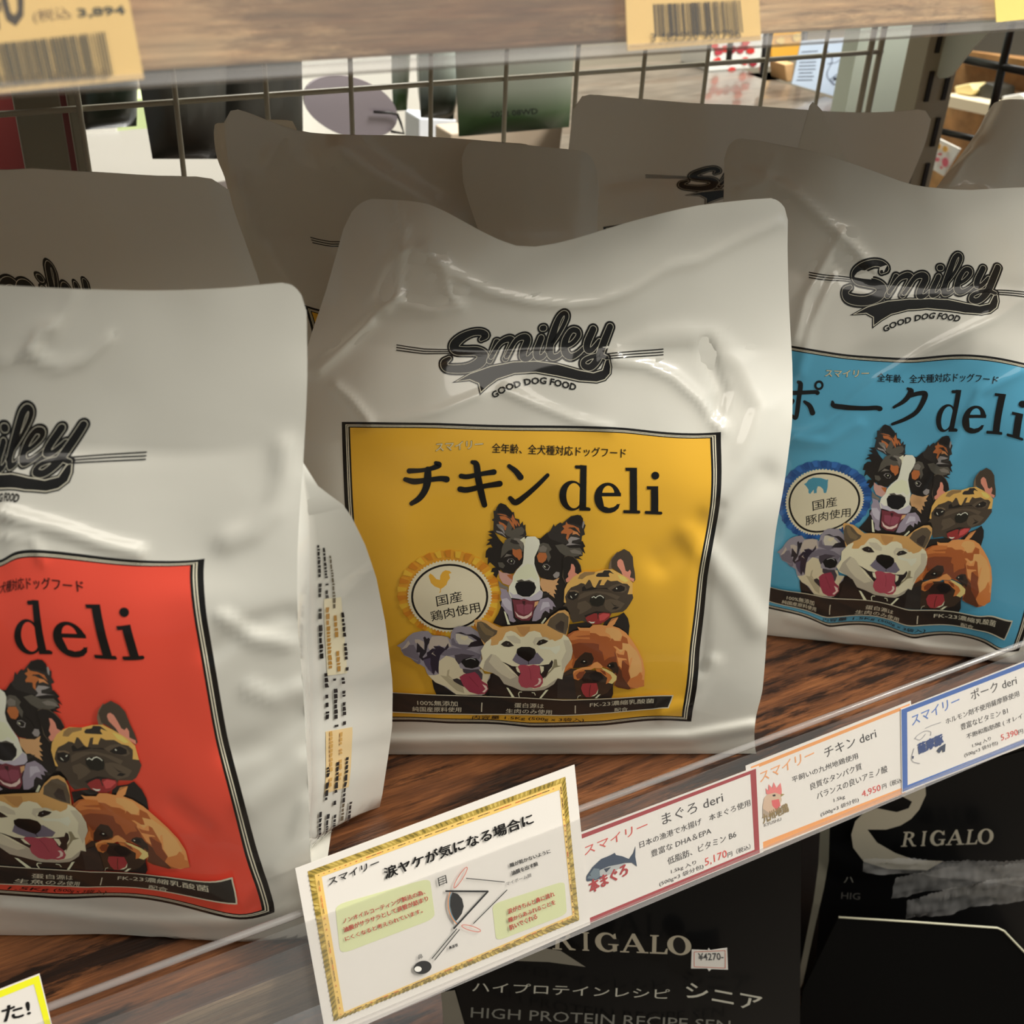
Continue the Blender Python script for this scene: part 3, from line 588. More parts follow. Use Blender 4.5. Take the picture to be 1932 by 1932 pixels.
GDF=c7(P("722,648 800,602 880,574 960,557 1050,553 1150,572 1272,602"))
# ---------------------------------------------------------------- materials
def film_mat():
    m=mat('pouch_film',(226,224,214),.36,coat=1,crough=.07)
    nt=m.node_tree; b=nt.nodes['Principled BSDF']; t=nt.nodes.new('ShaderNodeTexCoord'); n=nt.nodes.new('ShaderNodeTexNoise'); n.inputs['Scale'].default_value=42; n.inputs['Detail'].default_value=3
    bp=nt.nodes.new('ShaderNodeBump'); bp.inputs['Strength'].default_value=.10; bp.inputs['Distance'].default_value=.003
    nt.links.new(t.outputs['Object'],n.inputs['Vector']); nt.links.new(n.outputs['Fac'],bp.inputs['Height']); nt.links.new(bp.outputs['Normal'],b.inputs['Normal']); nt.links.new(bp.outputs['Normal'],b.inputs['Coat Normal'])
    return m
FILM=film_mat(); FILM_IN=mat('pouch_inner',(214,208,194),.5)
def wood(name,cols,scale,rough=.45,dark=.5,axis='X',coat=0,knots=True):
    m=bpy.data.materials.new(name); m.use_nodes=True; nt=m.node_tree; L=nt.links; b=nt.nodes['Principled BSDF']
    tc=nt.nodes.new('ShaderNodeTexCoord'); mp=nt.nodes.new('ShaderNodeMapping'); mp.inputs['Scale'].default_value=scale; L.new(tc.outputs['Object'],mp.inputs['Vector'])
    n1=nt.nodes.new('ShaderNodeTexNoise'); n1.inputs['Scale'].default_value=1; n1.inputs['Detail'].default_value=9; n1.inputs['Roughness'].default_value=.65; n1.inputs['Distortion'].default_value=.7
    L.new(mp.outputs[0],n1.inputs['Vector'])
    r=nt.nodes.new('ShaderNodeValToRGB'); e=r.color_ramp.elements
    for i,(p,c) in enumerate(cols):
        el=e[i] if i<2 else e.new(p); el.position=p; el.color=(*[s2l(x) for x in c],1)
    L.new(n1.outputs['Fac'],r.inputs[0])
    # fine fibres
    mp2=nt.nodes.new('ShaderNodeMapping'); mp2.inputs['Scale'].default_value=tuple(x*(2.2 if x<max(scale) else 6) for x in scale); L.new(tc.outputs['Object'],mp2.inputs['Vector'])
    n2=nt.nodes.new('ShaderNodeTexNoise'); n2.inputs['Scale'].default_value=2.5; n2.inputs['Detail'].default_value=6; L.new(mp2.outputs[0],n2.inputs['Vector'])
    # dark burnt patches
    mp3=nt.nodes.new('ShaderNodeMapping'); mp3.inputs['Scale'].default_value=tuple(x*.55 if x<max(scale) else x*.5 for x in scale); mp3.inputs['Location'].default_value=(3.1,.7,0); L.new(tc.outputs['Object'],mp3.inputs['Vector'])
    n3=nt.nodes.new('ShaderNodeTexNoise'); n3.inputs['Scale'].default_value=1.6; n3.inputs['Detail'].default_value=8; n3.inputs['Roughness'].default_value=.72; L.new(mp3.outputs[0],n3.inputs['Vector'])
    r3=nt.nodes.new('ShaderNodeValToRGB'); r3.color_ramp.elements[0].position=.49; r3.color_ramp.elements[0].color=(1,1,1,1); r3.color_ramp.elements[1].position=.56; r3.color_ramp.elements[1].color=(dark,dark*.9,dark*.85,1); L.new(n3.outputs['Fac'],r3.inputs[0])
    mr=nt.nodes.new('ShaderNodeMapRange'); mr.inputs[1].default_value=.3; mr.inputs[2].default_value=.7; mr.inputs[3].default_value=.62; mr.inputs[4].default_value=1.2; L.new(n2.outputs['Fac'],mr.inputs[0])
    mx=nt.nodes.new('ShaderNodeMix'); mx.data_type='RGBA'; mx.blend_type='MULTIPLY'; mx.inputs[0].default_value=1; L.new(r.outputs[0],mx.inputs[6]); L.new(r3.outputs[0],mx.inputs[7])
    mx2=nt.nodes.new('ShaderNodeVectorMath'); mx2.operation='SCALE'; L.new(mx.outputs[2],mx2.inputs[0]); L.new(mr.outputs[0],mx2.inputs['Scale'])
    L.new(mx2.outputs[0],b.inputs['Base Color']); b.inputs['Roughness'].default_value=rough; b.inputs['Coat Weight'].default_value=coat
    bp=nt.nodes.new('ShaderNodeBump'); bp.inputs['Strength'].default_value=.25; bp.inputs['Distance'].default_value=.001; L.new(n2.outputs['Fac'],bp.inputs['Height']); L.new(bp.outputs[0],b.inputs['Normal'])
    return m
WOOD=wood('old_board_print',[(.30,(40,26,18)),(.44,(84,50,29)),(.56,(118,72,41)),(.74,(150,96,55))],(9,62,62),.42,.12)
WOODE=wood('board_edge_print',[(.30,(92,76,62)),(.48,(140,118,94)),(.62,(172,146,116)),(.78,(198,172,138))],(9,110,110),.5,.72)
WOODU=wood('upper_board_edge_print',[(.30,(132,92,66)),(.43,(214,160,110)),(.54,(246,200,146)),(.7,(252,220,172))],(6,34,34),.5,.45)
def clear_mat(name,tint,haze,rough=.03):
    m=bpy.data.materials.new(name); m.use_nodes=True; nt=m.node_tree; L=nt.links; nt.nodes.remove(nt.nodes['Principled BSDF']); out=nt.nodes['Material Output']
    tr=nt.nodes.new('ShaderNodeBsdfTransparent'); tr.inputs[0].default_value=(*tint,1)
    gl=nt.nodes.new('ShaderNodeBsdfGlossy'); gl.inputs['Roughness'].default_value=rough
    df=nt.nodes.new('ShaderNodeBsdfDiffuse'); df.inputs[0].default_value=(.8,.78,.76,1)
    m1=nt.nodes.new('ShaderNodeMixShader'); m1.inputs[0].default_value=haze; L.new(tr.outputs[0],m1.inputs[1]); L.new(df.outputs[0],m1.inputs[2])
    fr=nt.nodes.new('ShaderNodeFresnel'); fr.inputs[0].default_value=1.45
    ge=nt.nodes.new('ShaderNodeNewGeometry'); sb=nt.nodes.new('ShaderNodeMath'); sb.operation='SUBTRACT'; sb.use_clamp=True; L.new(fr.outputs[0],sb.inputs[0]); L.new(ge.outputs['Backfacing'],sb.inputs[1])   # one coat of gloss, on the outer face
    m2=nt.nodes.new('ShaderNodeMixShader'); L.new(sb.outputs[0],m2.inputs[0]); L.new(m1.outputs[0],m2.inputs[1]); L.new(gl.outputs[0],m2.inputs[2]); L.new(m2.outputs[0],out.inputs[0])
    return m
# ---------------------------------------------------------------- the art frame: sheet position (u,v) of every artwork unit
LV_=[.655,.5125,.37,.2275,.085]; LU=[.11,.305,.5,.695,.89]
LX0=[645,650,662,676,690]; LX1=[1360,1358,1335,1320,1304]; YL=[796,941,1083,1225,1363]; YR=[815,950,1087,1225,1361]
LM_Y=[(u,v,LX0[j]+(LX1[j]-LX0[j])*(i/4), YL[j]+(YR[j]-YL[j])*(i/4)-(3 if (j==0 and 0<i<4) else 0)) for j,v in enumerate(LV_) for i,u in enumerate(LU)]
LM_Y=[(u,v,x,y+({.305:2,.5:10,.695:6}.get(u,0) if v==.085 else 0)) for u,v,x,y in LM_Y]
LM_Y+=[(0,1,664,374),(.16,1,803,384),(.29,1,905,435),(.385,1,983,466),(.46,1,1047,460),(.64,1,1192,418),(.79,1,1314,389),(.96,1,1458,374),(1,1,1488,374),
 (0,.9,613,555),(0,.8,582,650),(0,.655,566,800),(0,.5125,565,945),(0,.37,580,1090),(0,.2275,612,1230),(0,.085,640,1365),(0,0,650,1418),
 (1,.93,1486,470),(1,.86,1489,580),(1,.77,1495,690),(1,.655,1494,800),(1,.56,1480,910),(1,.46,1464,1000),(1,.37,1454,1100),(1,.27,1447,1200),(1,.17,1438,1305),(1,.1,1427,1350),(1,0,1427,1437),
 (.25,0,850,1427),(.5,0,1040,1432),(.75,0,1240,1435),(.225,.8,750,655),(.5,.8,1000,655),(.77,.8,1250,662)]
A_=np.array(LM_Y); ART2UV=TPS(A_[:,2:],A_[:,:2],.0008)
def auv(x,y): return tuple(ART2UV([(x,y)])[0])
def seg_d(px,pts):
    best=np.full(len(px),1e9); 
    for a,b in zip(pts[:-1],pts[1:]):
        a=np.array(a,float);b=np.array(b,float);d=b-a;t=np.clip(((px-a)@d)/(d@d),0,1); best=np.minimum(best,np.hypot(*(px-(a+t[:,None]*d)).T))
    return best
def smooth(x,a,b): t=np.clip((x-a)/(b-a),0,1); return t*t*(3-2*t)
def logo_rows(c=INK,pale=(200,196,178)):
    R=[('brush',p,c,[x+36*.2795 for x in w_]) for p,w_ in LOGO]
    R+=[('poly',SWOOSH,c,0)]
    R+=[('poly',inset(SWOOSH,2.2),pale,0),('poly',inset(SWOOSH,3.8),c,0)]
    for p,w_ in LOGO:
        R+=[('brush',p,pale,[x+10*.2795 for x in w_]),('brush',p,c,[x+4*.2795 for x in w_])]
    R+=[('line',p,c,7*.2795) for p in RULES]
    return R
def arc_text(body,path,h,bold):
    P_,_w=catmull(path,None,12); P_=np.array(P_); d=np.r_[0,np.cumsum(np.hypot(*np.diff(P_,axis=0).T))]
    T=glyphs(body,bold); f=T.reshape(-1,2); lo=f.min(0); hi=f.max(0); q=(T-lo)/(hi-lo); s=q[...,0]*d[-1]
    x=np.interp(s,d,P_[:,0]); y=np.interp(s,d,P_[:,1]); e=1.5; tx=np.interp(s+e,d,P_[:,0])-np.interp(s-e,d,P_[:,0]); ty=np.interp(s+e,d,P_[:,1])-np.interp(s-e,d,P_[:,1]); L=np.hypot(tx,ty)+1e-9
    return np.stack([x+ty/L*h*q[...,1],y-tx/L*h*q[...,1]],-1)
def quadline(poly_out,poly_in,c): return c
def lerp_poly(uvq,n=12):
    out=[]
    for i in range(4):
        a=np.array(uvq[i]);b=np.array(uvq[(i+1)%4])
        for k in range(n): out.append(tuple(a+(b-a)*k/n))
    return out
UV2ART=TPS(A_[:,:2],A_[:,2:],.0008)
def label_frame(field):
    def rect(u0,u1,v0,v1,n,m):
        g=UV2ART([(u0+(u1-u0)*i/n,v0+(v1-v0)*j/m) for i in range(n+1) for j in range(m+1)]).reshape(n+1,m+1,2); T=[]
        for i in range(n):
            for j in range(m): T+=[(g[i,j],g[i+1,j],g[i+1,j+1]),(g[i,j],g[i+1,j+1],g[i,j+1])]
        return T
    def ringb(d0,d1):
        x0,x1,y0,y1=.11+d0,.89-d0,.085+d0*.58,.655-d0*.58; X0,X1,Y0,Y1=.11+d1,.89-d1,.085+d1*.58,.655-d1*.58
        return np.array(rect(x0,X0,y0,y1,1,24)+rect(X1,x1,y0,y1,1,24)+rect(X0,X1,y0,Y0,24,1)+rect(X0,X1,Y1,y1,24,1))
    pale=(214,208,186); D=.0185
    return [('tris',ringb(0,.0085),INK),('tris',ringb(.0085,.0105),pale),('tris',ringb(.0105,.0125),INK),('tris',ringb(.0125,.0145),pale),('tris',ringb(.0145,D),INK),('tris',np.array(rect(.11+D,.89-D,.085+D*.58,.655-D*.58,24,24)),field)]
def art_parts(kind,part,logo=True,lab=True,dogs=True):
    """print of one pouch: (name,rows,parent,offset)"""
    field,rd,rl,rm,meat,meatc=part
    ps=[]
    if logo: ps+=[dict(name='logo_print',rows=logo_rows()+[('tris',arc_text('GOOD DOG FOOD',GDF,13.2,.035),INK)],parent=None,off=.00012,label='black outlined script lettering over a swoosh')]
    if not lab: return ps
    ps+=[dict(name='label_panel',rows=label_frame(field),parent=None,off=.0001,label='framed coloured print panel')]
    if not dogs: return ps
    c5_=lambda s:TR(620,780,.40373)(P(s))
    ps+=[dict(name='small_lettering',rows=[('text','スマイリー',INK,[c5_('500,178')[0],c5_('722,162')[0],c5_('500,138')[0]],.035),('text','スマイリー',(206,196,160),[c5_('501,177')[0],c5_('721,161')[0],c5_('501,139')[0]],.012),
        ('text','全年齢、全犬種対応ドッグフード',INK,[c5_('763,183')[0],c5_('1388,208')[0],c5_('764,138')[0]],.012)],parent='label_panel',off=.0003)]
    t=[]
    if meat=='chicken': t=[('brush',p,INK,[q*1.22 for q in w_]) for p,w_ in KT['chicken']]
    elif meat=='pork':
        t=[('brush',p,INK,[q*1.15 for q in w_]) for p,w_ in KT['pork']]; (cx,cy),r1,r2=KT['pork_ring']
        t+=[('poly',ell(cx,cy,r1,r1,24),INK,0),('poly',ell(cx,cy,r2,r2,24),field,0)]
        d=dict(); t=[(r[0],[((x-740)*.93+722,(y-860)*1.0+859) for x,y in r[1]])+tuple(r[2:]) for r in t]
    ps+=[dict(name='title_lettering',rows=t+deli(field),parent='label_panel',off=.0003)]
    ro=rosette(rd,rl,rm)
    ro+=[('poly',rooster if meat!='pork' else pig,meatc,0)]
    word={'chicken':'鶏肉使用','pork':'豚肉使用','fish':'生魚使用'}[meat]
    ro+=[('text','国産',INK,[c6([(835,1080)])[0],c6([(1265,990)])[0],c6([(808,905)])[0]],.006),('text',word,INK,[c6([(745,1325)])[0],c6([(1565,1165)])[0],c6([(712,1160)])[0]],.006)]
    ps+=[dict(name='rosette_print',rows=ro,parent='label_panel',off=.0003,label='pleated ribbon rosette print with a ringed centre')]
    for k,(n,nm) in enumerate((('collie','black, tan and white long-haired dog with pricked ears'),('french_bulldog','brindle flat-faced dog with one upright ear'),('schnauzer','grey wire-haired dog with folded ears'),('toy_poodle','curly ginger dog with its tongue out'),('shiba','cream and tan dog smiling with its tongue out'))):
        ps+=[dict(name='dog_portrait_'+n,rows=[(r[0],r[1],r[2],r[3]) for r in ART[n]],parent='label_panel',off=.0006+k*.00022,label='printed head of a '+nm)]
    y1={'fish':'生魚のみ使用'}.get(meat,'生肉のみ使用')
    pale=(196,190,168)
    cp=[('poly',c5_('262,1296 700,1310 1090,1322 1350,1316 1606,1302 1590,1368 1350,1385 1090,1396 700,1398 280,1388'),pale,0),('poly',c5_('266,1299 700,1314 1090,1326 1350,1320 1600,1307 1586,1364 1350,1381 1090,1392 700,1394 284,1384'),(36,33,30),0)]
    cp+=[('line',c5_('714,1341 716,1384'),pale,2),('line',c5_('1147,1348 1149,1384'),pale,2)]
    for s,a,b,c_ in (('100%無添加','400,1352','598,1358','398,1328'),('純国産原料使用','375,1380','618,1384','374,1358'),('蛋白源は','862,1363','998,1365','862,1341'),(y1,'826,1389','1038,1391','826,1368'),('FK-23濃縮乳酸菌','1215,1356','1520,1342','1215,1334'),('配合','1332,1380','1396,1377','1331,1363')):
        cp.append(('text',s,pale,[c5_(a)[0],c5_(b)[0],c5_(c_)[0]],.01))
    cp+=[('text','内容量 1.5Kg (500g x 3袋入)',INK,[c5_('675,1419')[0],c5_('1190,1424')[0],c5_('677,1400')[0]],.02)]
    ps+=[dict(name='caption_strip',rows=cp,parent='label_panel',off=.0018,label='black caption strip with pale lettering')]
    return ps
CH_=((226,170,52),(200,126,34),(228,176,56),(214,150,44),'chicken',(214,162,56))
PO_=((84,158,190),(34,74,134),(52,104,172),(44,88,150),'pork',(72,140,164))
FI_=((220,76,58),(150,40,30),(206,70,60),(176,52,44),'fish',(200,80,60))
def make_bag(label,LM,A,yaw,T0=.075,belly=.018,curl=.04,creases=(),noise_amp=.0012,nu=90,nv=110,parts=None,group=None,base3d=None,top_round=.05,curl_fn=None,back_px=None,seed=0,Ttop=.8,inflate=1.,film=None,gprint=None):
    """stand-up pouch: front face through its photographed outline, back face, two gussets, floor"""
    film=film or FILM
    A=np.asarray(A,float); d=np.array([math.cos(yaw),math.sin(yaw),0]); n=np.array([math.sin(yaw),-math.cos(yaw),0])  # n towards the viewer
    LM=list(LM)
    if base3d: # width of the hidden base
        for u in (0,.5,1):
            LM.append((u,0,*proj(A+d*base3d*u)))
    L_=np.array(LM,float)
    for q in L_:      # the foot line lies on the board
        if q[1]==0:
            t0,t1=-1.,1.
            lo_,hi_=proj(A*[1,1,0]+d*t0)[0],0
            for _ in range(40):
                tm=(t0+t1)/2
                if proj(A*[1,1,0]+d*tm)[0]<q[2]: t0=tm
                else: t1=tm
            q[3]=proj(A*[1,1,0]+d*t0)[1]
    tp=TPS(L_[:,:2],L_[:,2:],.0004)
    U,V=np.meshgrid(np.linspace(0,1,nu+1),np.linspace(0,1,nv+1),indexing='ij')
    r=top_round; e=np.minimum(U,1-U); vm=np.where(e<r,1-r*.62*(1-np.sqrt(np.clip(1-((r-e)/r)**2,0,1))),1)
    Vv=np.where(V>.8,.8+(V-.8)*(vm-.8)/.2,V)
    px=tp(np.stack([U.ravel(),Vv.ravel()],1))
    u,v=U.ravel(),Vv.ravel(); c=2*u-1
    b=belly*np.sin(np.pi*np.clip(v/.8,0,1))**.8*(1-np.abs(c)**3)
    b=b-smooth(v,.45,1)*curl*(c**2 if curl_fn is None else curl_fn(u))
    back0=-T0*(1-smooth(v,.25,Ttop))  # depth of the back face behind the front
    b-= smooth(v,.5,1)*.008
    for pts,amp,wd,sharp in creases:
        D=np.sqrt(seg_d(px,pts)**2+16)-4; b=b+amp*(np.exp(-(D/wd)) if sharp else np.exp(-(D/wd)**2))
    so=seed*3.7
    nz=np.array([noise.noise(Vector((a*3.2+so,q*3.6,so)))+.45*noise.noise(Vector((a*8+so,q*9,so+4))) for a,q in zip(u,v)])
    b=b+nz*noise_amp*(1.7*smooth(v,.02,.2))*np.clip((1-np.abs(c)**6),0,1)
    rays=(px-966.)@RC[:,:2].T+RC[:,2]*FPX
    def place(bb): return CAM+rays*(((A-CAM)@n+bb)/(rays@n))[:,None]
    G=place(b).reshape(nu+1,nv+1,3)
    G[:,0,2]=np.maximum(G[:,0,2],.0006); G[...,2]=np.maximum(G[...,2],.0006)
    sh=Sheet(G)
    g0=G[nu//2,0]-n*.03; root=empty('dog_food_pouch',(float(g0[0]),float(g0[1]),0),label,'dog food bag',group)
    fr=sh.mesh('front_face',film,root)
    # back face: same outline pushed back
    nb,mb=24,40
    iu=np.linspace(0,nu,nb+1).astype(int); iv=np.linspace(0,nv,mb+1).astype(int)
    Gb=G[np.ix_(iu,iv)].copy(); vb=Vv[np.ix_(iu,iv)]; 
    Tb=T0*(1-smooth(vb,.25,Ttop)); Gb=Gb-n*(Tb+.0006)[...,None]
    if back_px is not None:
        bl=np.array(back_px,float); bl[0,1:]=proj(G[-1,0]*[1,1,0]-n*T0)
        for j in range(mb+1):
            vv=vb[-1,j]
            if vv<=bl[:,0].max():
                x=np.interp(vv,bl[:,0],bl[:,1]); y=np.interp(vv,bl[:,0],bl[:,2]); r_=ray(x,y); tt=T0*(1-smooth(np.array(vv),.25,Ttop))+.0006
                q=CAM+r_*(((Gb[-1,j]-CAM)@n)/(r_@n)); q[2]=max(q[2],.0006); dlt=q-Gb[-1,j]
                for i in range(nb+1): Gb[i,j]=Gb[i,j]+dlt*(i/nb)**6
    Gb[...,2]=np.maximum(Gb[...,2],.0006)
    Sheet(Gb).mesh('back_face',film,root,flip=True)
    # gussets
    gs={}
    for side,i in ((0,0),(1,-1)):
        K=14; rows=[]; jm=[j for j in range(mb+1) if vb[nb//2,j]<=Ttop+.02]
        for k in range(K+1):
            t=k/K; fold=(1-abs(2*t-1))
            row=[]
            for j in jm:
                a=G[i,iv[j]]; bb=Gb[i,j]; inw=(1 if side==0 else -1)*d
                wgap=np.linalg.norm(bb-a); row.append(a*(1-t)+bb*t+inw*fold*wgap*.30*(1-.4*math.sin(3*j/mb+side))+n*.0)
            rows.append(row)
        Gg=np.array(rows)   # (k,j)
        if side==0: Gg=Gg[::-1]
        Gg[...,2]=np.maximum(Gg[...,2],.0006); s_=Sheet(Gg); s_.mesh('side_gusset',film,root); gs[side]=(s_,jm)
    fl=MB(); idx=len(iu); 
    for q in range(nb+1): fl.v.append(tuple(G[iu[q],0]))
    for q in range(nb+1): fl.v.append(tuple(Gb[q,0]))
    for q in range(nb): fl.f.append((q,q+1,nb+1+q+1,nb+1+q))
    fl.build('base_gusset',film,root)

    if parts:
        ps=[dict(p) for p in parts]
        for p in ps:
            if p['parent'] is None: p['parent']=root
        nmap={}
        out=lay_print(sh,ps,lambda q:unround(ART2UV(q),r))
        for k_,o in out.items():
            if k_.startswith('dog_portrait_'): o.name='dog_portrait'
    if gprint: gprint(gs,root)
    return root,sh
def unround(uv,r):
    e=np.clip(np.minimum(uv[:,0],1-uv[:,0]),0,1); vm=np.where(e<r,1-r*.62*(1-np.sqrt(np.clip(1-((r-e)/r)**2,0,1))),1)
    v=np.where(uv[:,1]>.8,.8+(uv[:,1]-.8)*.2/(vm-.8),uv[:,1]); return np.stack([uv[:,0],v],1)
# ================================================================ SHELVES
YE=float(onz(500,1853)[1]); print('YE',YE,onz(290,1932),onz(587,1820),onz(1932,1262))
                                 # front edge of the boards
def board(name,z,label,m,top=None,x0=-.9,x1=2.2,y0=YE,y1=.735,th=.030):
    b=MB(); b.box(((x0+x1)/2,(y0+y1)/2,z-th/2),((x1-x0)/2,(y1-y0)/2,th/2)); o=b.build(name,m,bevel=.0012); tag(o,label,'shelf'); return o
sh=board('shelf_board',0,'dark brown wood-print shelf board that the white pouches stand on',WOOD)
sh.data.materials.append(WOODE)
for p in sh.data.polygons:
    if p.normal.y<-.5: p.material_index=1
RN=np.array([0.,-1.,.366]); RN/=np.linalg.norm(RN)      # rails lean out at the foot: normal tilts up
DN=np.array([0.,-.366,-1.]); DN/=np.linalg.norm(DN)
YF=YE-.003; ZF=CH-YF*(CH-onz(1091,1541)[2])/onz(1091,1541)[1]; ZF=float(ZF)    # top of the flap: on the line of sight of its upper rim
railP=Plane((0,YF,ZF),RN)
E1=railP.pt((1113,1741)); RL=float((E1-np.array([0,YF,ZF]))@DN)-.0015
print('rail',YF,ZF,RL,E1)
CLR=clear_mat('clear_plastic',(.97,.97,.97),.035); CLB=clear_mat('clear_plastic_haze',(.93,.92,.92),.16,.12)
def rail(name,P0,L,label,back):
    P0=np.array(P0,float); x0,x1=-.9,2.2; root=empty(name,(0,float(P0[1]),float(P0[2])),label,'price rail'); X=np.array([1.,0,0])
    def slab(nm,o,a,l,th,m,lab=None):
        c=P0+DN*(a+l/2)+RN*o; R=np.stack([X,RN,DN],1); b=MB(); b.box(((x0+x1)/2,c[1],c[2]),((x1-x0)/2,th/2,l/2),R); return b.build(nm,m,root,lab)
    slab('front_flap',.0022,.0,L,.0008,CLR); slab('back_plate',-.0022,.012,L-.012,.0008,back)
    slab('bottom_lip',.0004,L,.0024,.0060,CLB)
    b=MB(); b.tube([(x0,*(P0-RN*.0014-DN*.0026)[1:]),(x1,*(P0-RN*.0014-DN*.0026)[1:])],.0016); b.build('top_bead',CLB,root,smooth=True)
    return root
rail('price_rail',(0,YF,ZF),RL,'clear slanted price rail on the lower shelf edge, holding the cards',CLR)
YB=YF+DN[1]*RL; ZB=CH-YB*(CH-float(ony(966,101,.3)[2]))/.3-.0; ZUF=float(ZB-DN[2]*RL); ZU=ZUF-ZF; print('upper',ZU,ZB)
ZK=CH-(CH-ZB)*YE/YB
up=board('shelf_board',ZK+.031,'wood-print shelf board above, its front edge behind the tan price tags',WOODU,th=.030)
up.data.materials.append(WOOD); 
rail('price_rail',(0,YF,ZUF),RL,'clear price rail on the upper shelf with tan barcode tags',CLR)
lowb=board('shelf_board',-.40,'lowest shelf board under the black foil bags',WOOD)
upP=Plane((0,YF,ZUF),RN)
# ================================================================ BAGS
F=lambda bx,by:auv(bx,by)
yc=[ ([(745,376),(762,430),(756,480),(748,560),(700,600),(645,660),(600,700)],.0022,7,True),
 ([(756,480),(775,466),(800,470),(830,500),(850,560),(868,578),(820,588),(760,575)],.0016,6,True),
 ([(725,500),(700,560),(730,585),(752,560)],.0014,8,False),
 ([(800,470),(860,520),(925,552),(1000,570),(1075,576),(1130,570),(1190,550),(1260,505),(1320,492),(1390,455),(1470,420)],.0016,7,True),
 ([(1160,682),(1220,690),(1270,712),(1320,755),(1362,812)],.0022,8,True),
 ([(1165,668),(1230,640),(1290,632),(1345,640),(1400,690),(1440,770),(1400,880),(1350,960)],.0020,20,False),
 ([(1330,645),(1345,700),(1362,740),(1352,780)],-.002,9,False),
 ([(950,735),(1010,762),(1085,792),(1150,808)],.0014,6,True),([(905,745),(830,775),(740,793),(690,800)],.0014,6,True),
 ([(633,728),(665,755),(695,792)],.002,6,True),([(565,712),(620,670),(700,610)],.0016,7,True),
 ([(700,1400),(900,1398),(1100,1396),(1300,1392),(1420,1370)],.0022,9,False),
 ([(1440,900),(1380,960),(1330,1000),(1250,1060)],-.0022,26,False),([(1300,1010),(1380,1100),(1430,1180)],.002,20,False),
 ([(1355,960),(1330,1040),(1322,1150),(1320,1260)],-.0016,12,False),([(1345,1250),(1300,1330),(1250,1345)],.0016,12,False)]
make_bag('white glossy pouch with a yellow framed print panel, standing whole in the middle',LM_Y,onz(740,1425),-.435,creases=yc,
   parts=art_parts('y',CH_),noise_amp=.0012,nu=120,nv=146,curl=.042,belly=.016)
def fx(L): return [(*F(a,b),c_,d_) for a,b,c_,d_ in L]
LM_R=fx([(1360,815,386,1054),(1304,1361,518,1721),(1357,955,390,1165),(1335,1087,428,1385),(1319,1230,474,1565),(993,1228,56,1551),(1122,1274,232,1601),(1128,1131,182,1437),
 (1215,1282,356,1621),(1176,1034,209,1319),(1266,1306,435,1648),(1262,1331,449,1698),(1249,970,273,1242),(1179,863,157,1116),(1156,619,163,795),(1251,664,276,860),(1070,594,56,763),(1083,735,32,945),(1055,937,28,1205),(1003,1373,95,1696),(1002,799,0,1052)])
LM_R+=[(.11,.655,-508,1075),(.11,.085,-430,1655),(0,1,-560,560),(.25,1,-280,548),(.5,1,0,539),(.65,1,205,548),(.77,1,317,549),(.88,1,447,543),(.97,1,550,533),(1,1,577,534),
 (0,.655,-650,1060),(0,.37,-640,1350),(0,0,-560,1752),(1,.93,579,650),(1,.86,579,730),(1,.8,574,835),(1,.74,569,910),(1,.655,563,1005),(1,.55,561,1124),(1,.4,571,1290),(1,.25,580,1455),(1,.12,586,1621),(1,0,596,1786),
 (.5,0,-20,1759),(.75,0,290,1769)]
rc=[([(60,655),(75,625),(98,615)],0.00180,7,True),([(60,665),(78,682),(115,692),(160,680),(205,640)],0.00132,7,True),([(0,682),(62,665)],0.00096,6,True),([(98,630),(122,590),(140,555)],0.00084,7,True),
 ([(0,968),(60,985),(120,1000),(200,1028),(262,1042)],0.00165,10,False),([(0,1015),(60,1012),(80,1060)],0.00084,6,True),
 ([(535,845),(540,900),(520,960),(480,1000),(430,1020)],0.00138,20,False),([(420,1165),(480,1205),(540,1215)],0.00121,12,False),([(470,1300),(520,1320),(560,1300)],0.00110,14,False),([(400,1230),(470,1180),(540,1160)],-0.00110,16,False),([(440,1420),(500,1400),(560,1350)],-0.00143,22,False),([(470,1520),(540,1470),(570,1440)],0.00165,22,False),([(520,1640),(560,1590),(580,1520)],0.00121,16,False),
 ([(0,1712),(100,1722),(200,1735),(320,1742),(450,1738),(560,1715)],0.00121,10,False),([(330,1520),(390,1570),(330,1640)],-0.00055,16,False)]
backR=[(0,700,1660),(.1,712,1560),(.2,732,1430),(.27,740,1370),(.36,741,1290),(.46,728,1180),(.55,710,1090),(.62,690,1030),(.69,655,958),(.73,610,925),(.77,585,905)]
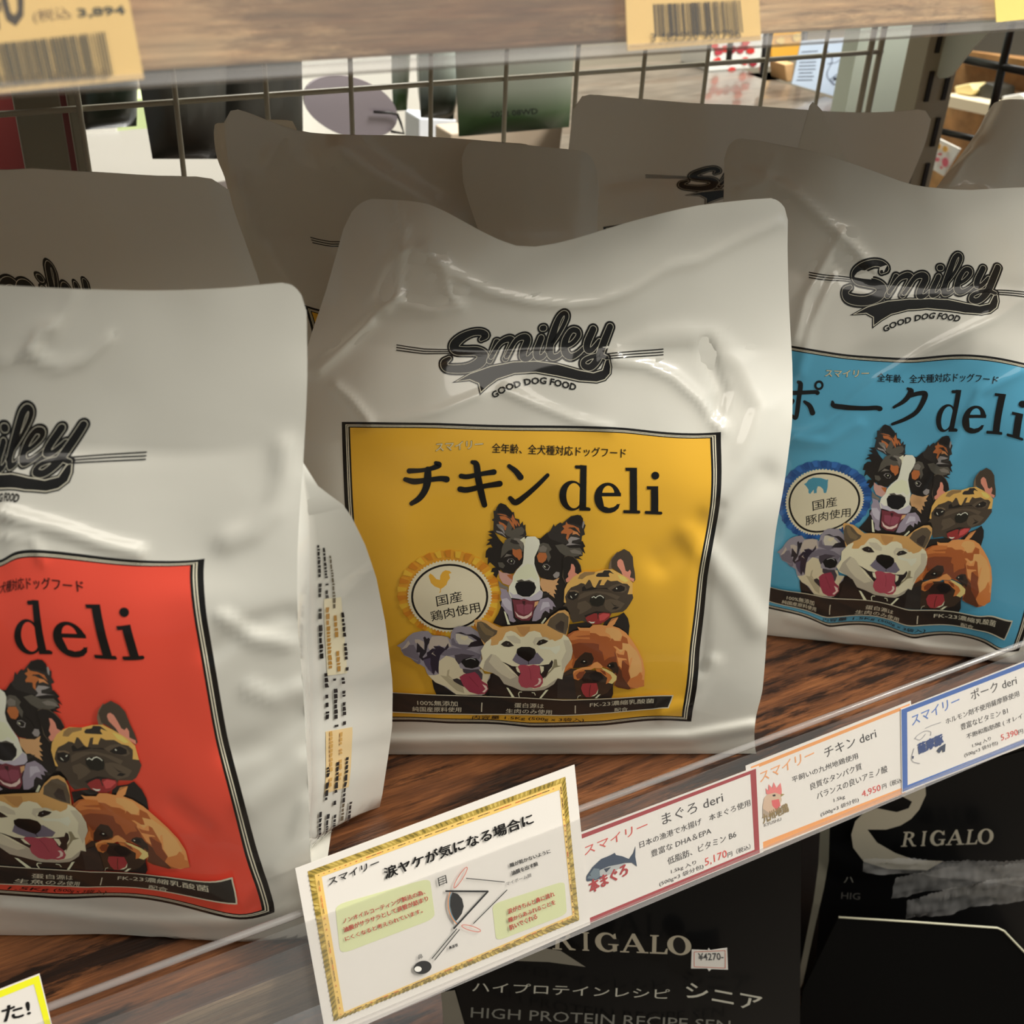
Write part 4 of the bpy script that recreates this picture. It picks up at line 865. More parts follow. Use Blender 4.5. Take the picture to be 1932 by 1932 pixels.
def gus_print(gs,root):
    s_,jm=gs[1]; rows=[]; rr=random.Random(4)
    # columns of tiny ingredient lettering and the beige table printed on the gusset: units u 0..100 across, v 0..300 up
    for k,(u0,w_,v0,v1,c_) in enumerate(((56,3.2,200,236,INK),(61,3,196,234,INK),(66,2.6,190,228,(90,80,60)),(56,3,160,196,INK),(61,3,152,190,(170,126,60)),(66,3,150,188,(170,126,60)),(71,2.6,150,186,INK),(58,3,118,150,INK),(63,3,112,146,INK),(68,2.6,112,146,INK),
        (60,2.4,70,108,(190,150,84)),(66,2.2,72,106,(190,150,84)),(58,2.6,62,82,INK),(64,2.6,60,84,INK),(70,2.6,58,86,INK),(55,2.6,20,60,INK),(60,2.6,16,58,INK),(65,2.6,16,56,INK),(70,2.6,20,58,(90,80,60)),(75,2.6,28,60,INK))):
        v=v1
        while v>v0:
            h=rr.uniform(1.2,3.6); 
            if rr.random()<.86: rows.append(('poly',[(u0,v),(u0+w_*rr.uniform(.55,.8),v),(u0+w_*rr.uniform(.5,.8),v-h),(u0,v-h)],c_,0))
            v-=h+.7
    rows.insert(0,('poly',[(58,66),(74,66),(74,108),(58,108)],(214,188,140),0)); rows.insert(0,('poly',[(60,148),(72,148),(72,196),(60,196)],(216,206,176),0))
    lay_print(s_,[dict(name='gusset_lettering',rows=rows,parent=root,off=.0002,label='tiny lettering running down the side fold')],lambda q:np.stack([q[:,0]/100,q[:,1]/300],1))
PR=art_parts('r',FI_)
make_bag('white glossy pouch with a red framed print panel, at the left',LM_R,onz(380,1770)*np.array([1,1,0]),-.462,creases=rc,parts=PR,nu=110,nv=122,curl=.012,belly=.016,back_px=backR,seed=2,gprint=gus_print,Ttop=.78)
LM_B=fx([(1156,619,1885,500),(831,687,1587,554),(854,719,1604,594),(906,744,1646,620),(1070,594,1810,477),(1083,735,1807,605),(750,655,1528,518),(1251,664,1985,562),
 (1055,937,1766,791),(1208,966,1891,818),(1085,879,1796,737),(992,1109,1690,946),(946,949,1671,801),(1095,970,1790,821),(1176,1034,1860,881),(1127,1132,1814,976),(993,1228,1670,1055),(1122,1274,1779,1108),(1195,1295,1851,1141),(1215,1264,1869,1092),
 (886,1249,1565,1060),(745,1216,1466,1040),(848,1122,1558,943),(775,1120,1488,943),(849,1064,1557,892),(1266,1306,1907,1167),(1262,1331,1894,1203),(909,1325,1566,1141),(1083,1331,1729,1165),(912,1368,1565,1184),(1084,1373,1725,1208),(1304,1361,1922,1228),
 (1360,815,2060,715),(645,796,1420,640),(1002,799,1722,672)])
LM_B+=[(0,1,1368,264),(.05,1,1400,261),(.12,1,1472,274),(.22,1,1549,290),(.31,1,1640,320),(.40,1,1715,347),(.48,1,1765,355),(.57,1,1829,359),(.72,1,1932,354),(.87,1,2050,345),(1,1,2140,330),
 (0,.93,1366,345),(0,.86,1362,440),(0,.655,1345,640),(0,.37,1340,900),(0,.085,1345,1110),(0,0,1350,1150),(.2,0,1455,1178),(.36,0,1566,1207),(.47,0,1640,1219),(.6,0,1730,1234),(.76,0,1845,1250),(1,0,2010,1270),(1,.8,2170,560),(1,.5,2110,900),(1,.2,2040,1150)]
bc=[([(1400,360),(1450,340),(1500,365),(1550,410),(1600,455),(1650,510)],.0024,7,True),([(1400,325),(1440,330),(1460,300)],.0016,9,True),([(1500,640),(1520,560),(1570,470),(1590,440)],.002,8,True),([(1510,700),(1530,620),(1575,520)],.0014,8,True),
 ([(1932,560),(1880,600),(1750,660),(1650,720),(1560,800),(1480,830)],.0016,8,True),([(1932,700),(1850,740),(1800,830),(1740,940)],.0014,7,True),([(1500,830),(1560,835),(1620,800)],.0012,7,True),([(1490,1165),(1600,1195),(1750,1225),(1900,1240)],.0018,8,False)]
make_bag('white glossy pouch with a blue framed print panel, at the right',LM_B,onz(1620,1218)*np.array([1,1,0]),-.60,creases=bc,parts=art_parts('b',PO_),nu=104,nv=128,curl=.035,belly=.014,seed=5,curl_fn=lambda u:(2*u-1.0)**2)
# ---- rear pouches, hardly lit
lo=lambda **k:art_parts('x',CH_,dogs=False)
yw=-.42
LM1=[(0,1,-330,330),(.4,1,-80,316),(.62,1,60,318),(.8,1,200,326),(.93,1,330,333),(1,1,425,330),(1,.93,440,392),(1,.86,462,455),(1,.8,490,535),(1,.7,520,640),*fx([(1156,619,160,527),(1070,594,93,494),(831,687,-90,560)])]
make_bag('shaded white pouch behind the red one, script lettering just showing over it',LM1,(-.02,.50,0),-.30,base3d=.21,parts=lo(),curl=.01,belly=.01,nu=50,nv=60,seed=7,T0=.06,noise_amp=.0008)
LM2=[(0,1,421,200),(.05,1,455,208),(.2,1,560,246),(.32,1,640,254),(.5,1,760,256),(.65,1,865,262),(1,1,1010,272),(0,.9,430,300),(0,.8,448,410),(0,.7,480,500),(1,.8,1000,440),*fx([(750,655,588,452),(645,796,574,575)])]
PB=lo(); PB[0]['rows']=[('line',p,INK,2) for p in RULES[:3]]; PB[0]['label']='ends of the printed ruled lines'
make_bag('shaded white pouch behind the middle one, its tall left corner curled up',LM2,(.17,.545,0),-.22,base3d=.21,parts=PB,curl=.0,belly=.01,nu=50,nv=60,seed=8,T0=.05,noise_amp=.0008,
   creases=[([(640,285),(700,330),(770,372),(840,420)],.006,26,False),([(448,340),(462,380),(470,430)],.003,7,True),([(505,305),(516,285)],.0016,4,True)])
LM3=[(0,1,862,264),(.3,1,930,268),(.7,1,1050,280),(.93,1,1118,288),(1,1,1131,292),(0,.93,868,318),(0,.86,884,380),(0,.78,905,440),(1,.9,1130,360),(1,.78,1128,440)]
make_bag('narrow shaded white pouch behind the dip in the top edge of the middle one',LM3,(.30,.488,0),-.30,base3d=.115,curl=.004,belly=.01,nu=40,nv=50,seed=9,T0=.04,top_round=.16,noise_amp=.0006,Ttop=.9)
LM4=[(0,1,1086,176),(.15,1,1180,184),(.45,1,1390,198),(.75,1,1600,212),(.9,1,1700,210),(1,1,1760,204),(0,.9,1074,275),(1,.9,1744,275),(1,.82,1715,345),*fx([(931-55,612,1325,314),(831,687,1278,348),(750,655,1219,332),(645,796,1138,428)])]
make_bag('bluish shaded white pouch in the back row, first script letters showing',LM4,(.40,.60,0),-.16,base3d=.24,parts=lo(),curl=.006,belly=.012,nu=44,nv=54,seed=10,T0=.05,noise_amp=.0008)
LM5=[(0,1,1530,190),(.12,1,1546,203),(.3,1,1570,240),(.6,1,1598,300),(1,1,1680,345),(0,.93,1514,250),(0,.86,1500,300),(0,.78,1490,350),(1,.9,1690,400)]
make_bag('shaded white pouch behind the blue-panelled one, showing only a pointed corner like a fin',LM5,(.475,.475,0),-.5,base3d=.10,curl=.0,belly=.006,nu=40,nv=50,seed=11,T0=.03,top_round=.02,noise_amp=.0004)
LM6=[(0,1,1868,196),(.2,1,1900,188),(.5,1,1990,192),(1,1,2200,205),(0,.93,1846,245),(0,.86,1808,300),(0,.78,1765,358),(0,.7,1730,420),(1,.8,2200,400)]
make_bag('grey-white pouch at the far right edge, behind the blue-panelled one',LM6,(.60,.49,0),-.45,base3d=.20,curl=.02,belly=.012,nu=50,nv=60,seed=12,T0=.05,creases=[([(1795,345),(1815,305),(1845,275)],.003,6,True)])
LM7=[(0,1,403,238),(.3,1,420,232),(1,1,560,228),(0,.93,404,262),(0,.86,410,300),(0,.8,424,335),(1,.8,560,330)]
make_bag('sliver of a dark shaded pouch left of the tall curled corner',LM7,(.155,.60,0),-.2,base3d=.09,curl=.0,belly=.005,nu=30,nv=40,seed=13,T0=.04,noise_amp=.0004)
# ================================================================ CARDS IN THE RAIL
PAPER=mat('card_paper',(236,230,222),.55,spec=.3); WHT=(236,230,222)
def K_(ox,oy,k): return lambda s:[(ox+x*k,oy+y*k) for x,y in P(s)]
ti=K_(540,1400,.31056)
def t3(tr,s,c,body,b=0): q=tr(s); return ('text',body,c,[q[0],q[1],q[2]],b)
OF=.0002
# information card
root=empty('information_card',tuple(railP.pt((830,1790))),'large tilted card with a gold leafy border and a tear-duct drawing','card')
cpl=Plane(railP.pt((830,1790),.0010),RN)
card(cpl,'card_sheet',[(557,1639),(1084,1443),(1114,1744),(617,1966)],.0004,PAPER,root)
def frame(o,i): # quads between outer and inner outlines
    return [[o[k],o[(k+1)%4],i[(k+1)%4],i[k]] for k in range(4)]
o4=ti('130,785 1695,210 1780,1080 290,1695'); m4=ti('172,806 1672,250 1752,1060 318,1668'); i4=ti('215,818 1660,290 1738,1050 350,1640')
rows=[('poly',q,(176,150,72),0) for q in frame(o4,m4)]+[('poly',q,(240,196,112),0) for q in frame(m4,i4)]
rr=random.Random(3)
for k in range(4):
    a,b=np.array(o4[k]),np.array(o4[(k+1)%4]); c_,d_=np.array(m4[k]),np.array(m4[(k+1)%4]); n_=int(np.hypot(*(b-a))/9)
    for j in range(n_):
        t=(j+.2)/n_; t2=(j+.2+rr.uniform(.4,.9))/n_; p0=a+(b-a)*t; p1=c_+(d_-c_)*min(t2,1); L=(b-a)/np.hypot(*(b-a))*rr.uniform(1.5,4)
        rows.append(('poly',[tuple(p0),tuple(p0+L),tuple((p0+p1)/2+L*1.3),tuple(p1),tuple((p0+p1)/2-L*.6)],(128,112,52) if rr.random()<.6 else (206,180,96),0))
    for j in range(int(n_*.8)):
        t=(j+.1)/(n_*.8); p0=c_*.6+np.array(i4[k])*.4; p1=d_*.6+np.array(i4[(k+1)%4])*.4; q0=p0+(p1-p0)*t; ln=rr.choice([.9,.35,.2])/(n_*.8)
        rows.append(('line',[tuple(q0),tuple(p0+(p1-p0)*min(1,t+ln))],rr.choice([(96,70,50),(196,84,50),(96,70,50)]),1.3))
def rounded(q,r=.12):
    out=[]; n=4
    for k in range(4):
        a,b,c_=np.array(q[k-1]),np.array(q[k]),np.array(q[(k+1)%4]); p0=b+(a-b)*r; p1=b+(c_-b)*r
        for t in (0,.25,.5,.75,1): out.append(tuple(p0*(1-t)**2+2*b*t*(1-t)+p1*t*t))
    return out
rows=[('poly',rounded(ti('296,990 872,825 905,1070 328,1290')),(212,216,168),0),('poly',rounded(ti('1250,985 1690,843 1705,1045 1275,1210')),(212,216,168),0)]+rows
RD=(176,60,50); BK=(24,22,22)
flat_print(cpl,'border_print',rows,root,.0001,step=.0000015)
rows=[t3(ti,'258,868 562,745 252,826',BK,'スマイリー',.03),t3(ti,'600,830 1500,492 586,762',BK,'涙ヤケが気になる場合に',.035),
 t3(ti,'345,1098 842,918 337,1070',RD,'ノンオイルコーティング製法の為、',.03),t3(ti,'348,1152 860,958 340,1122',RD,'油膜がサラサラとして涙管が詰まり',.03),t3(ti,'358,1204 826,1030 350,1178',RD,'にくくなると考えられています。',.03),
 t3(ti,'1358,756 1602,668 1352,732',BK,'瞳が乾かないように',.03),t3(ti,'1366,806 1526,745 1360,780',BK,'油膜を出す瞼',.03),t3(ti,'1333,868 1486,812 1328,846',(70,66,64),'マイボーム腺',0),
 t3(ti,'1344,1040 1626,930 1337,1010',RD,'涙がきちんと鼻に流れ',.03),t3(ti,'1348,1090 1630,978 1342,1062',RD,'瞳からあふれることを',.03),t3(ti,'1355,1138 1520,1066 1348,1106',RD,'防いでくれる',.03),
 t3(ti,'922,870 972,850 914,820',BK,'目'),t3(ti,'796,1314 826,1304 791,1286',BK,'鼻'),t3(ti,'985,1252 1038,1232 980,1234',BK,'鼻涙管',.03)]
L_=lambda s,w_,c=BK:('line',ti(s),c,w_*.31)
rows+=[('poly',ti('1003,905 1035,915 1062,945 1072,990 1060,1035 1035,1070 1022,1082 1003,1040 990,985 992,935'),BK,0),
 ('curve',ti('990,905 978,960 985,1020 1008,1070 1030,1095'),(214,140,90),2.2),('curve',ti('994,910 984,960 990,1018 1012,1066 1034,1092'),(90,140,160),1.6),
 L_('960,898 1222,900',11),L_('1220,898 1010,1126',10),L_('1085,820 1320,843',5),L_('1335,890 1130,1095',5),L_('1030,1125 878,1308',5),L_('1046,1130 895,1316',5),
 ('poly',[(x,y) for x,y in ti(' '.join('%g,%g'%(822+54*math.cos(a/4)+0,1360+40*math.sin(a/4)-6*math.cos(a/4)) for a in range(25)))],BK,0),('poly',ti(' '.join('%g,%g'%(794+22*math.cos(a/3),1370+17*math.sin(a/3)) for a in range(19))),WHT,0)]
def eline(cx,cy,L,wd,ang,c,lw):
    q=[]
    for k in range(19):
        a=2*math.pi*k/18; x=L*math.cos(a); y=wd*math.sin(a); q.append('%g,%g'%(cx+x*math.cos(ang)-y*math.sin(ang),cy+x*math.sin(ang)+y*math.cos(ang)))
    return ('line',ti(' '.join(q)),c,lw)
rows+=[eline(1052,815,74,14,math.radians(-58),(206,96,76),1.2),eline(1116,1123,60,14,math.radians(16),(206,96,76),1.2)]
flat_print(cpl,'lettering_and_drawing',rows,root,.0007)
# three price cards
def pcard(label,outer,tr,border,bq,rows,off):
    root=empty('price_card',tuple(railP.pt(outer[0])),label,'price card'); pl=Plane(railP.pt(outer[0],off),RN)
    card(pl,'card_sheet',outer,.0003,PAPER,root)
    r=[]
    for q in bq: r.append(('poly',q,border,0))
    flat_print(pl,'border_print',r,root,.00005); flat_print(pl,'lettering_print',rows,root,.0001); return root,pl
t6=K_(1050,1350,.2329); DK=(52,48,50); RE=(214,70,62)
o=t6('180,970 1615,430 1646,1112 240,1692'); i=t6('150,1018 1570,474 1604,1086 205,1665')
rows=[t3(t6,'228,1135 738,918 222,1062',(206,84,76),'スマイリー',.01),t3(t6,'860,888 1352,700 848,800',DK,'まぐろ deri'),t3(t6,'675,1074 1572,728 668,1022',DK,'日本の漁港で水揚げ　本まぐろ使用'),t3(t6,'768,1148 1254,956 762,1092',DK,'豊富な DHA＆EPA'),
 t3(t6,'903,1210 1457,985 896,1152',DK,'低脂肪、ビタミン B6'),t3(t6,'930,1286 1132,1208 926,1246',DK,'1.5kg 入り'),t3(t6,'835,1388 1192,1240 830,1346',DK,'(500g×3 袋分包)'),t3(t6,'1205,1226 1382,1152 1198,1158',RE,'5,170'),t3(t6,'1388,1150 1572,1078 1384,1108',DK,'円（税込）'),
 ('poly',t6('238,1335 240,1300 290,1225 360,1160 430,1132 470,1110 480,1128 530,1138 585,1160 620,1110 638,1055 636,1140 650,1222 608,1190 560,1192 480,1255 400,1300 320,1330 250,1342'),(44,62,84),0),
 ('poly',t6('330,1300 350,1250 420,1220 520,1200 560,1190 470,1262 400,1300'),(176,178,176),0),('poly',t6('245,1318 300,1235 345,1240 350,1300 320,1325'),(104,120,130),0),('poly',t6('380,1240 440,1225 400,1270'),(40,52,70),0),('poly',t6('262,1290 275,1285 272,1300'),(20,20,24),0),
 t3(t6,'275,1440 580,1285 255,1345',(170,44,48),'本まぐろ',.05)]
pcard('price card with a dark red border and a tuna drawing',t6('160,962 1640,408 1676,1106 205,1712'),t6,(158,50,56),frame(o,i),rows,.0007)
t7=K_(1400,1200,.27536)
rows=[t3(t7,'125,1005 496,836 118,935',(232,160,104),'スマイリー',.01),t3(t7,'570,836 922,695 558,768',DK,'チキン deri'),t3(t7,'345,1005 796,838 338,965',DK,'平飼いの九州地鶏使用'),t3(t7,'470,1056 822,912 464,1010',DK,'良質なタンパク質'),
 t3(t7,'515,1120 998,930 508,1072',DK,'バランスの良いアミノ酸'),t3(t7,'630,1144 706,1116 626,1114',DK,'1.5kg'),t3(t7,'540,1242 800,1136 536,1208',DK,'(500g×3 袋分包)'),t3(t7,'824,1110 952,1062 817,1062',RE,'4,950'),t3(t7,'962,1050 1092,1002 958,1014',DK,'円（税込'),
 ('poly',t7('165,1080 160,1040 180,1060 180,1015 205,1040 215,1000 235,1040 262,1005 270,1050 270,1090 225,1075 190,1085'),(222,120,116),0),('poly',t7('170,1085 225,1072 262,1085 270,1120 250,1190 200,1215 140,1230 140,1160 150,1110'),(206,176,150),0),
 ('poly',t7('265,1080 290,1082 262,1102'),(150,130,70),0),('poly',t7('200,1125 250,1115 262,1160 235,1195 205,1160'),(214,96,96),0),('poly',t7('205,1088 225,1082 228,1096 210,1098'),(30,26,26),0),
 ('poly',t7('140,1180 190,1215 230,1195 200,1240 140,1240'),(170,150,130),0),t3(t7,'145,1285 320,1200 132,1225',(140,116,70),'九州地鶏',.03),t3(t7,'150,1306 268,1262 148,1285',(90,84,80),'KYUSHU')]
or_=(228,154,88)
pcard('price card with an orange border and a rooster drawing',t7('25,890 1157,444 1180,1052 75,1505'),t7,or_,[t7('60,896 1150,462 1150,486 60,920'),t7('90,1432 1120,1030 1120,1075 90,1482')],rows,.0002)
BL_=(58,98,168)
o=t7('1092,505 2200,78 2210,632 1100,1068'); i=t7('1130,522 2160,125 2170,612 1134,1022')
rows=[t3(t7,'1166,616 1492,468 1158,548',(84,120,190),'スマイリー',.01),t3(t7,'1572,440 1884,330 1562,372',DK,'ポーク deri'),t3(t7,'1398,606 1900,412 1392,566',DK,'ホルモン剤不使用薩摩豚使用'),t3(t7,'1500,646 1822,530 1494,602',DK,'豊富なビタミン B1'),
 t3(t7,'1540,712 1965,552 1534,672',DK,'不飽和脂肪酸 ( オレイン'),t3(t7,'1580,768 1706,716 1576,738',DK,'1.5kg 入り'),t3(t7,'1525,835 1754,746 1520,803',DK,'(500g×3 袋分包)'),t3(t7,'1777,722 1892,682 1770,676',RE,'5,390'),t3(t7,'1894,676 1926,665 1890,645',DK,'円'),
 t3(t7,'1212,808 1378,736 1202,738',(34,62,118),'薩摩豚',.06),('curve',t7('1185,700 1200,680 1250,650 1290,655 1290,680'),(150,150,156),1),('curve',t7('1180,700 1215,710 1240,690 1255,670'),(150,150,156),1),('curve',t7('1255,630 1300,610 1360,590'),(150,150,156),1),
 ('curve',t7('1175,770 1160,830 1170,860 1215,872'),(130,130,136),1),('poly',t7('1163,820 1175,822 1172,840 1164,838'),(30,40,80),0),('poly',t7('1330,785 1350,760 1392,735 1388,790 1372,795 1368,775 1352,800 1344,798'),(44,56,80),0)]
pcard('price card with a blue border and a pig sketch, at the right end',t7('1088,500 2220,62 2232,640 1096,1078'),t7,BL_,frame(o,i),rows,.0007)
# yellow card
ty=K_(0,1650,.3623)
root=empty('notice_card',tuple(railP.pt((40,1900))),'card with a bright yellow border at the lower left corner','card'); pl=Plane(railP.pt((40,1900),.0010),RN)
card(pl,'card_sheet',ty('-400,755 206,517 300,900 -300,1150'),.0004,PAPER,root)
rows=[('poly',q,(248,232,40),0) for q in frame(ty('-390,757 202,524 292,895 -290,1130'),ty('-370,790 176,570 262,890 -270,1110'))]
flat_print(pl,'border_print',rows,root,.0001); flat_print(pl,'lettering_print',[t3(ty,'-90,800 160,728 -102,722',BK,'した!',.04)],root,.0002)
# ================================================================ TAGS ON THE UPPER RAIL
TAGP=mat('tan_tag_paper',(232,196,128),.6,spec=.2)
def barcode(x0,x1,tr,seed,c,hi=1.,gap=2.2):
    rr=random.Random(seed); out=[]; x=0.
    while x<1:
        w_=rr.choice([.006,.010,.016,.022]); a,b=x,min(1,x+w_); out.append(('poly',[tr(a,0),tr(b,0),tr(b,1),tr(a,1)],c,0)); x+=w_+rr.choice([.006,.010,.014])
    return out
def bil(q): 
    q=[np.array(a,float) for a in q]; return lambda u,v: tuple(q[0]*(1-u)*(1-v)+q[1]*u*(1-v)+q[2]*u*v+q[3]*(1-u)*v)
def utag(label,outer,rows,m=TAGP,off=.0008):
    root=empty('price_tag',tuple(upP.pt(outer[2])),label,'price tag'); pl=Plane(upP.pt(outer[2],off),RN); card(pl,'tag_paper',outer,.0003,m,root)
    if rows: flat_print(pl,'tag_print',rows,root,.0001)
gk=(74,68,50)
utag('tan price tag reading 3,894 over a barcode, at the upper left',[(-110,-70),(226,-90),(272,149),(-80,183)],
 [('text','40',(58,48,38),[(-38,66),(52,44),(-52,-40)],.02),('text','(税込',(120,96,70),[(64,46),(136,38),(60,20)]),('text','3,894',(60,60,48),[(148,36),(238,30),(144,16)],.03)]+
 barcode(0,1,bil([(-60,88),(200,60),(216,142),(-40,168)]),5,gk)+[('text','2550',(110,92,60),[(2,165),(82,157),(-1,146)]),('text','902458',(110,92,60),[(98,155),(207,147),(95,137)])])
utag('tan price tag with a black barcode 3182550901796, middle of the upper rail',[(1178,-60),(1428,-80),(1436,76),(1184,96)],
 barcode(0,1,bil([(1232,8),(1394,1),(1400,62),(1236,70)]),9,(40,34,28))+[('text','3 182550 901796',(48,40,32),[(1227,80),(1396,72),(1225,64)]),('line',[(1186,88),(1435,68)],(150,116,70),1)])
utag('bright yellow tag at the right end of the upper rail',[(1874,-40),(2010,-50),(2016,28),(1880,42)],None,mat('yellow_tag',(250,224,110),.6))
# round talker at the right edge
pl=Plane(onpl(1960,515,onz(1850,1235)*np.array([1,1,0]),np.array([-.3,-.954,0.]),-.0) ,np.array([-.3,-.954,0.]))
c0=pl.pt((1962,520)); b=MB(); b.prism([pl.pt((1962+42*math.cos(2*math.pi*k/32),520+58*math.sin(2*math.pi*k/32)),.012) for k in range(32)],-pl.n*.001)
o=b.build('round_tag',mat('tag_board',(214,196,176),.6)); tag(o,'round beige tag at the right edge beside the blue-panelled pouch','tag')
# ================================================================ BEHIND: WIRE PANEL, POSTS, THE NEXT GONDOLA
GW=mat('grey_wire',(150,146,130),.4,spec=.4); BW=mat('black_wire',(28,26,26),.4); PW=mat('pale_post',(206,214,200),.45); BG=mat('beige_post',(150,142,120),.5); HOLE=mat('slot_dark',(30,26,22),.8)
YM=.742
r=empty('wire_panel',(.3,YM,.26),'grey wire grid panel standing behind the white pouches','wire panel')
for z in (.249,.149,.049):
    b=MB(); b.tube([(-.15,YM,z),(.735,YM,z)],.0019); b.build('horizontal_wire',GW,r,smooth=True)
for k in range(-4,11):
    x=.1620+.0566*k
    if x<.72: b=MB(); b.tube([(x,YM-.003,0),(x,YM-.003,.40)],.0017); b.build('vertical_wire',GW,r,smooth=True)
for x in (.722,.7325):
    b=MB(); b.tube([(x,YM,0),(x,YM,.40)],.0026); b.build('frame_bar',GW,r,smooth=True)
def post(px,py,w_,Y,label,slots=True,m=BG,z1=.46,n=9,dz=.0,dp=.012):
    c=ony(px,py,Y); r=empty('slotted_post',(float(c[0]),Y,0),label,'post'); b=MB(); b.box((c[0],Y+dp,(z1-.4)/2),(w_/2,dp,(z1+.4)/2)); b.build('upright',m,r,bevel=.001)
    if slots:
        for i in range(n):
            for s_ in (-.25,.25):
                b=MB(); b.box((c[0]+s_*w_,Y-.0006,.055+dz+i*.040),(.0022,.0014,.0125)); b.build('slot',HOLE,r)
    return r
post(1752,230,.040,.752,'beige slotted metal post at the right, with a pale shelf bracket hooked into it')
post(82,260,.026,.752,'grey metal post at the left edge, in front of the dark red panel',slots=False,dp=.003,m=mat('grey_post',(120,116,100),.5))  # one even grey, darker than the beige post
post(150,260,.007,.752,'thin grey metal bar beside the dark red panel',slots=False,dp=.003,m=mat('grey_post',(120,116,100),.5))
# bracket carrying the upper shelf
XB=float(ony(1755,110,.752)[0])+.012
b=MB(); q=[onx(x,y,XB) for x,y in ((1757,40),(1925,20),(1862,62),(1836,89),(1810,122),(1795,142),(1785,147),(1772,148),(1765,140),(1767,128),(1759,131),(1752,134),(1752,120),(1757,104))]
q[0][2]=min(q[0][2],ZB+.015);q[1][2]=min(q[1][2],ZB+.015)
b.prism(q,(.0025,0,0)); tag(b.build('shelf_bracket',PW),'pale grey steel bracket holding up the upper shelf at the right','bracket')
# pale end board of the next gondola
def quad3(name,m,pts,d,label,cat,parent=None,bevel=0): 
    b=MB(); b.prism(pts,d); o=b.build(name,m,parent,bevel=bevel); 
    if label: tag(o,label,cat)
    return o
x0=ony(1606,150,.86)[0]; x1=ony(1728,150,.86)[0]
quad3('end_board',mat('pale_board',(206,218,204),.5),[(x0,.86,-.2),(x1,.86,-.2),(x1,.86,.5),(x0,.86,.5)],(0,.02,0),'pale green-white end board standing between the wire panel and the slotted post','board')
# lit shelf of the far gondola with a worn board top
zt=.13
WT=wood('grey_board_print',[(.3,(84,76,68)),(.5,(118,108,96)),(.65,(140,130,116)),(.8,(126,118,108))],(6,26,26),.3,.8,coat=.5)
def zq(pts,z): return [onz(x,y,z) for x,y in pts]
b=MB(); P4=zq([(1075,128),(1330,108),(1650,212),(1600,330),(1050,330)],zt); b.prism(P4,(0,0,-.02)); tag(b.build('far_shelf_board',WT),'grey-brown worn board of the far shelf seen through the wire panel','shelf')
WHM=mat('white_card',(240,240,232),.5)
def pxbox(name,pts,Y,dy,m,label,cat,group=None,off=0):
    b=MB(); b.prism([ony(x,y,Y) for x,y in pts],(0,dy,0)); o=b.build(name,m,bevel=.0015); tag(o,label,cat,group); return o
YO=lambda x,y: float(onz(x,y,zt)[1])
# things standing on the far board (right of centre)
def spotted(name,pts,Y,dy,label,cat,base,dots,seed,rad=6):
    r=empty(name,tuple(ony(*pts[0],Y)),label,cat); b=MB(); Q=[ony(x,y,Y) for x,y in pts]
    for q_ in Q:
        if abs(q_[2]-zt)<.03: q_[2]=zt
    b.prism(Q,(0,dy,0)); b.build('carton',base,r,bevel=.001)
    pl=Plane(ony(*pts[0],Y-.001),(0,-1,0)); rr=random.Random(seed); rows=[]
    xs=[p[0] for p in pts]; ys=[p[1] for p in pts]
    for c_ in dots:
        x,y=rr.uniform(min(xs)+rad,max(xs)-rad),rr.uniform(min(ys)+rad,max(ys)-rad); rows.append(('poly',[(x+rad*rr.uniform(.7,1.2)*math.cos(a),y+rad*rr.uniform(.7,1.2)*math.sin(a)) for a in np.linspace(0,5.6,9)],c_,0))
    flat_print(pl,'print',rows,r,.0003); return r
RDS=[(206,52,48),(214,60,56),(150,40,52),(206,52,48),(178,60,70)]
spotted('snack_carton',[(1338,60),(1452,50),(1452,132),(1418,142),(1338,118)],YO(1400,130),.06,'white carton with red dots on the far board behind the wire panel','carton',WHM,RDS*3,2,8)
spotted('snack_pouch',[(1455,40),(1513,36),(1510,108),(1456,112)],YO(1480,112),.05,'orange-yellow pack on the far shelf, just left of the blue-white sheet','pack',mat('orange_pack',(236,176,62),.5),[(240,200,110)]*3,3,8)
spotted('green_pouch',[(1452,112),(1498,108),(1496,140),(1454,150)],YO(1475,150),.04,'yellow-green printed pack below the orange one on the far board','pack',mat('green_pack',(204,206,150),.5),[(110,140,50),(96,130,44),(140,160,70)]*2,5,7)
pxbox('cardboard_box',[(1480,122),(1499,119),(1499,153),(1484,155)],YO(1490,155),.03,mat('cardboard',(206,164,112),.7),'small tan cardboard box on the far board by the blue-white sheet','box')
YSH=YO(1550,180)
r=empty('notice_sheet',tuple(ony(1550,130,YSH)),'pale blue sheet with black writing and line drawings behind the wire panel','sheet'); pl=Plane(ony(1550,130,YSH),(0,-1,0)); card(pl,'paper_sheet',[(1512,78),(1612,70),(1596,188),(1494,158)],.001,mat('blue_paper',(196,212,232),.6),r)
rr=random.Random(6); rows=[]
for k in range(9): rows.append(('line',[(1508+rr.uniform(0,5)-k*.8,98+k*6.6),(1540+rr.uniform(-8,5)-k*.8,96+k*6.8)],(60,66,84),1.4))
rows+=[('curve',[(1556,92),(1570,112),(1560,140),(1572,160)],(90,98,120),1.2),('curve',[(1596,100),(1580,116),(1562,120)],(90,98,120),1.2),('curve',[(1566,150),(1580,140),(1590,150),(1578,160),(1566,150)],(60,66,84),1.2),('poly',[(1572,146),(1584,144),(1584,150),(1572,152)],(40,44,60),0)]
flat_print(pl,'writing_print',rows,r,.0005)
